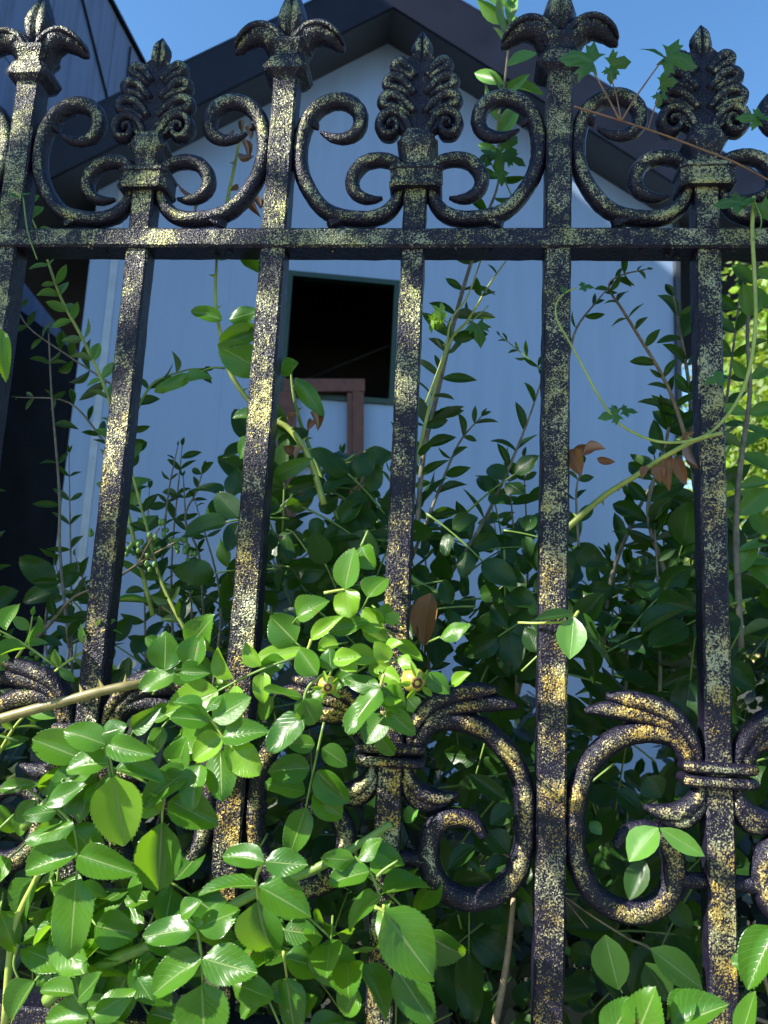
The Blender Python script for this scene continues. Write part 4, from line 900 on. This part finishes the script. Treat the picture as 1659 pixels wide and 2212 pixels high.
# ---- far stuff: dense shade growth, and trees
def cloud(name, pts, size, mat, parent, wid=.5, kind='stuff', out=None, orient=None):
    n = len(pts); pts = np.array(pts); sz = size*rng.uniform(.6, 1.3, n)
    d = rng.normal(size=(n, 3)); d[:, 2] -= .2; d /= np.linalg.norm(d, axis=1)[:, None]
    nn = rng.normal(size=(n, 3)); nn[:, 2] += .8; nn -= d*(nn*d).sum(1)[:, None]; nn /= np.linalg.norm(nn, axis=1)[:, None]; x = np.cross(d, nn)
    L = sz[:, None]; W = L*wid*.5
    V = np.stack([pts, pts+d*L*.3-x*W*.85+nn*W*.2, pts+d*L*.7-x*W*.75+nn*W*.15, pts+d*L, pts+d*L*.7+x*W*.75+nn*W*.15, pts+d*L*.3+x*W*.85+nn*W*.2], 1)
    uv = np.tile(np.array([(.5, 0), (0, .3), (.1, .7), (.5, 1), (.9, .7), (1, .3)]), (n, 1))
    V = V.reshape(-1, 3); m = bpy.data.meshes.new(name)
    m.vertices.add(len(V)); m.vertices.foreach_set('co', V.ravel())
    idx = np.arange(n)[:, None]*6; f = np.concatenate([idx+np.array([[0, 1, 2, 3]]), idx+np.array([[0, 3, 4, 5]])], 1).reshape(-1, 4)
    m.loops.add(f.size); m.loops.foreach_set('vertex_index', f.ravel()); m.polygons.add(len(f)); m.polygons.foreach_set('loop_start', np.arange(len(f))*4)
    l = m.uv_layers.new(name='UVMap'); l.data.foreach_set('uv', uv[f.ravel()].ravel())
    a = m.attributes.new('rnd', 'FLOAT', 'POINT'); a.data.foreach_set('value', np.repeat(rng.random(n), 6))
    m.update(calc_edges=True); m.validate()
    o = link(name, m, mat)
    if parent is not None: put(o, parent)
    if kind: o['kind'] = kind
    return o
# undergrowth between fence and house
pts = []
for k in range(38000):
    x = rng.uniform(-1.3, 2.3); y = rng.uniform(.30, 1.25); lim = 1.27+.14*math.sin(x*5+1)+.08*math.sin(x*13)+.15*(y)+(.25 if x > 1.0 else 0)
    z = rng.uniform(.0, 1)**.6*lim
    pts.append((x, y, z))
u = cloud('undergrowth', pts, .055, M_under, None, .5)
cn = MB()
for k in range(60):
    x = rng.uniform(-1, 2.2); y = rng.uniform(.15, 1.1); tube(cn, [(x, y, 0), (x+rng.normal()*.05, y+rng.normal()*.04, .6), (x+rng.normal()*.12, y+rng.normal()*.08, 1.25)], [.008, .003], 6, 4)
o = cn.build('undergrowth_stems', M_bark_g, None, True, kind='stuff')
def tree(name, label, base, H, trunk_r, blobs, n, size, mat, group=None):
    t = thing(name, label, 'tree', base, group); b = np.array(base, float)
    m = MB(); top = np.array(blobs[0][0]); tube(m, [b, b+(top-b)*np.array([.3, .3, .4]), b+(top-b)*np.array([.8, .8, .75]), top], [trunk_r, trunk_r*.75, trunk_r*.4, trunk_r*.15], 10, 5, .03); m.build('trunk', M_bark_g, t, True)
    m = MB()
    for c, r in blobs:
        for k in range(7):
            s0 = b+(top-b)*np.array([.6, .6, .6])*rng.uniform(.7, 1.3); e = np.array(c)+rng.normal(size=3)*np.array(r)*.5; tube(m, [s0, (s0+e)/2+np.array([0, 0, .1]), e], [trunk_r*.25, trunk_r*.06], 6, 4)
    m.build('limbs', M_bark_g, t, True)
    pts = []; tot = sum(r[0]*r[1]*r[2] for c, r in blobs)
    for c, r in blobs:
        k = int(n*r[0]*r[1]*r[2]/tot); nc = max(6, k//28); cc = rng.normal(size=(nc, 3)); cc /= np.linalg.norm(cc, axis=1)[:, None]; cc *= rng.uniform(.35, 1, (nc, 1))**.6
        for q in cc:
            ctr = np.array(c)+q*np.array(r)
            pts += list(ctr+rng.normal(size=(28, 3))*size*1.6)
    cloud('crown', pts, size, mat, t, .55); return t
c0 = lambda px, py, Y: U(px, py, Y)
cs = [(c0(1640, 1050, 16.), (1.5, 1.5, 2.2)), (c0(1760, 750, 16.4), (1.9, 1.7, 2.3)), (c0(1560, 1250, 15.7), (.9, 1., 1.3)), (c0(1900, 1000, 16), (2.2, 2., 3.3)), (c0(1640, 1350, 15.8), (1.5, 1.3, 1.2)), (c0(1530, 1150, 15.6), (.7, .8, .9)), (c0(1700, 560, 16.4), (1.6, 1.3, 1.5)), (c0(1620, 900, 15.8), (1.2, 1.2, 1.6)), (c0(1560, 700, 16.6), (1.0, 1., 1.2))]
tree('leafy_tree', 'sunlit yellow-green tree beyond the right corner of the house', (cs[1][0][0], 16.4, 0), 6, .18, [(tuple(c), r) for c, r in cs], 52000, .15, M_tree)
c9 = [(U(1700, 980, 3.5), (.34, .4, .42)), (U(1690, 720, 3.6), (.30, .3, .32)), (U(1660, 1240, 3.4), (.30, .3, .36)), (U(1800, 1100, 3.6), (.5, .5, .8)), (U(1720, 560, 3.7), (.22, .25, .2))]
tree('bright_shrub', 'bright yellow-green leafy shrub in full sun just right of the house corner', (c9[0][0][0]+.1, 3.5, 0), 3, .03, [(tuple(c), r) for c, r in c9], 11000, .062, leafmat('sunny_leaf', (.10, .22, .015), (.20, .32, .03), (.45, .65, .04), vein=(.25, .35, .08), rough=.4, side=False))
# unseen tree, added: crown clusters placed along sun rays to shade fence and plants
E1 = unit(np.array([S[1], -S[0], 0])); E1 = E1 if E1[1] > 0 else -E1
E2 = unit(np.cross(E1, S)); E2 = E2 if E2[2] > 0 else -E2
def sh_pt(e1, e2, t): return np.array([0, 0, CZ])+E1*e1+E2*e2+S*t
t2 = thing('shade_tree', 'unseen tree left of the fence view, added to shade fence and plants', 'tree', (-2.3, -1.1, 0))
m = MB(); top = sh_pt(-.2, .9, 2.6); tube(m, [(-2.3, -1.1, 0), (-2.25, -1.08, 1.5), (-2.1, -1.0, 2.8), top], [.09, .075, .05, .02], 10, 5); m.build('trunk', M_bark_g, t2, True)
m = MB(); pts = []
def shade_blob(e1, e2, r1, r2, n, t=2.3):
    c = sh_pt(e1, e2, t); tube(m, [(-2.1, -1.0, 2.8), (np.array((-2.1, -1.0, 2.8))+c)/2+np.array([0, 0, .1]), c], [.02, .006], 6, 4)
    for k in range(n):
        a = rng.uniform(0, 6.283); q = rng.uniform(0, 1)**.5; pts.append(sh_pt(e1+math.cos(a)*r1*q, e2+math.sin(a)*r2*q, t+rng.normal()*.15))
shade_blob(-.27, .66, .115, .20, 260); shade_blob(-.30, .42, .13, .15, 170); shade_blob(-.46, .6, .15, .3, 240)
shade_blob(.17, .62, .17, .32, 430); shade_blob(.5, .7, .25, .45, 900); shade_blob(.14, .28, .12, .16, 130); shade_blob(.45, .3, .25, .2, 300)
shade_blob(.19, -.02, .12, .18, 170); shade_blob(.16, -.34, .11, .2, 150); shade_blob(.5, -.15, .25, .35, 800); shade_blob(.45, -.8, .36, .36, 1000)
m.build('limbs', M_bark_g, t2, True); cloud('crown', pts, .085, M_tree_d, t2, .6)
print('objects', len(bpy.data.objects), 'tris', sum(len(o.data.polygons)*2 for o in bpy.data.objects if o.type == 'MESH'))
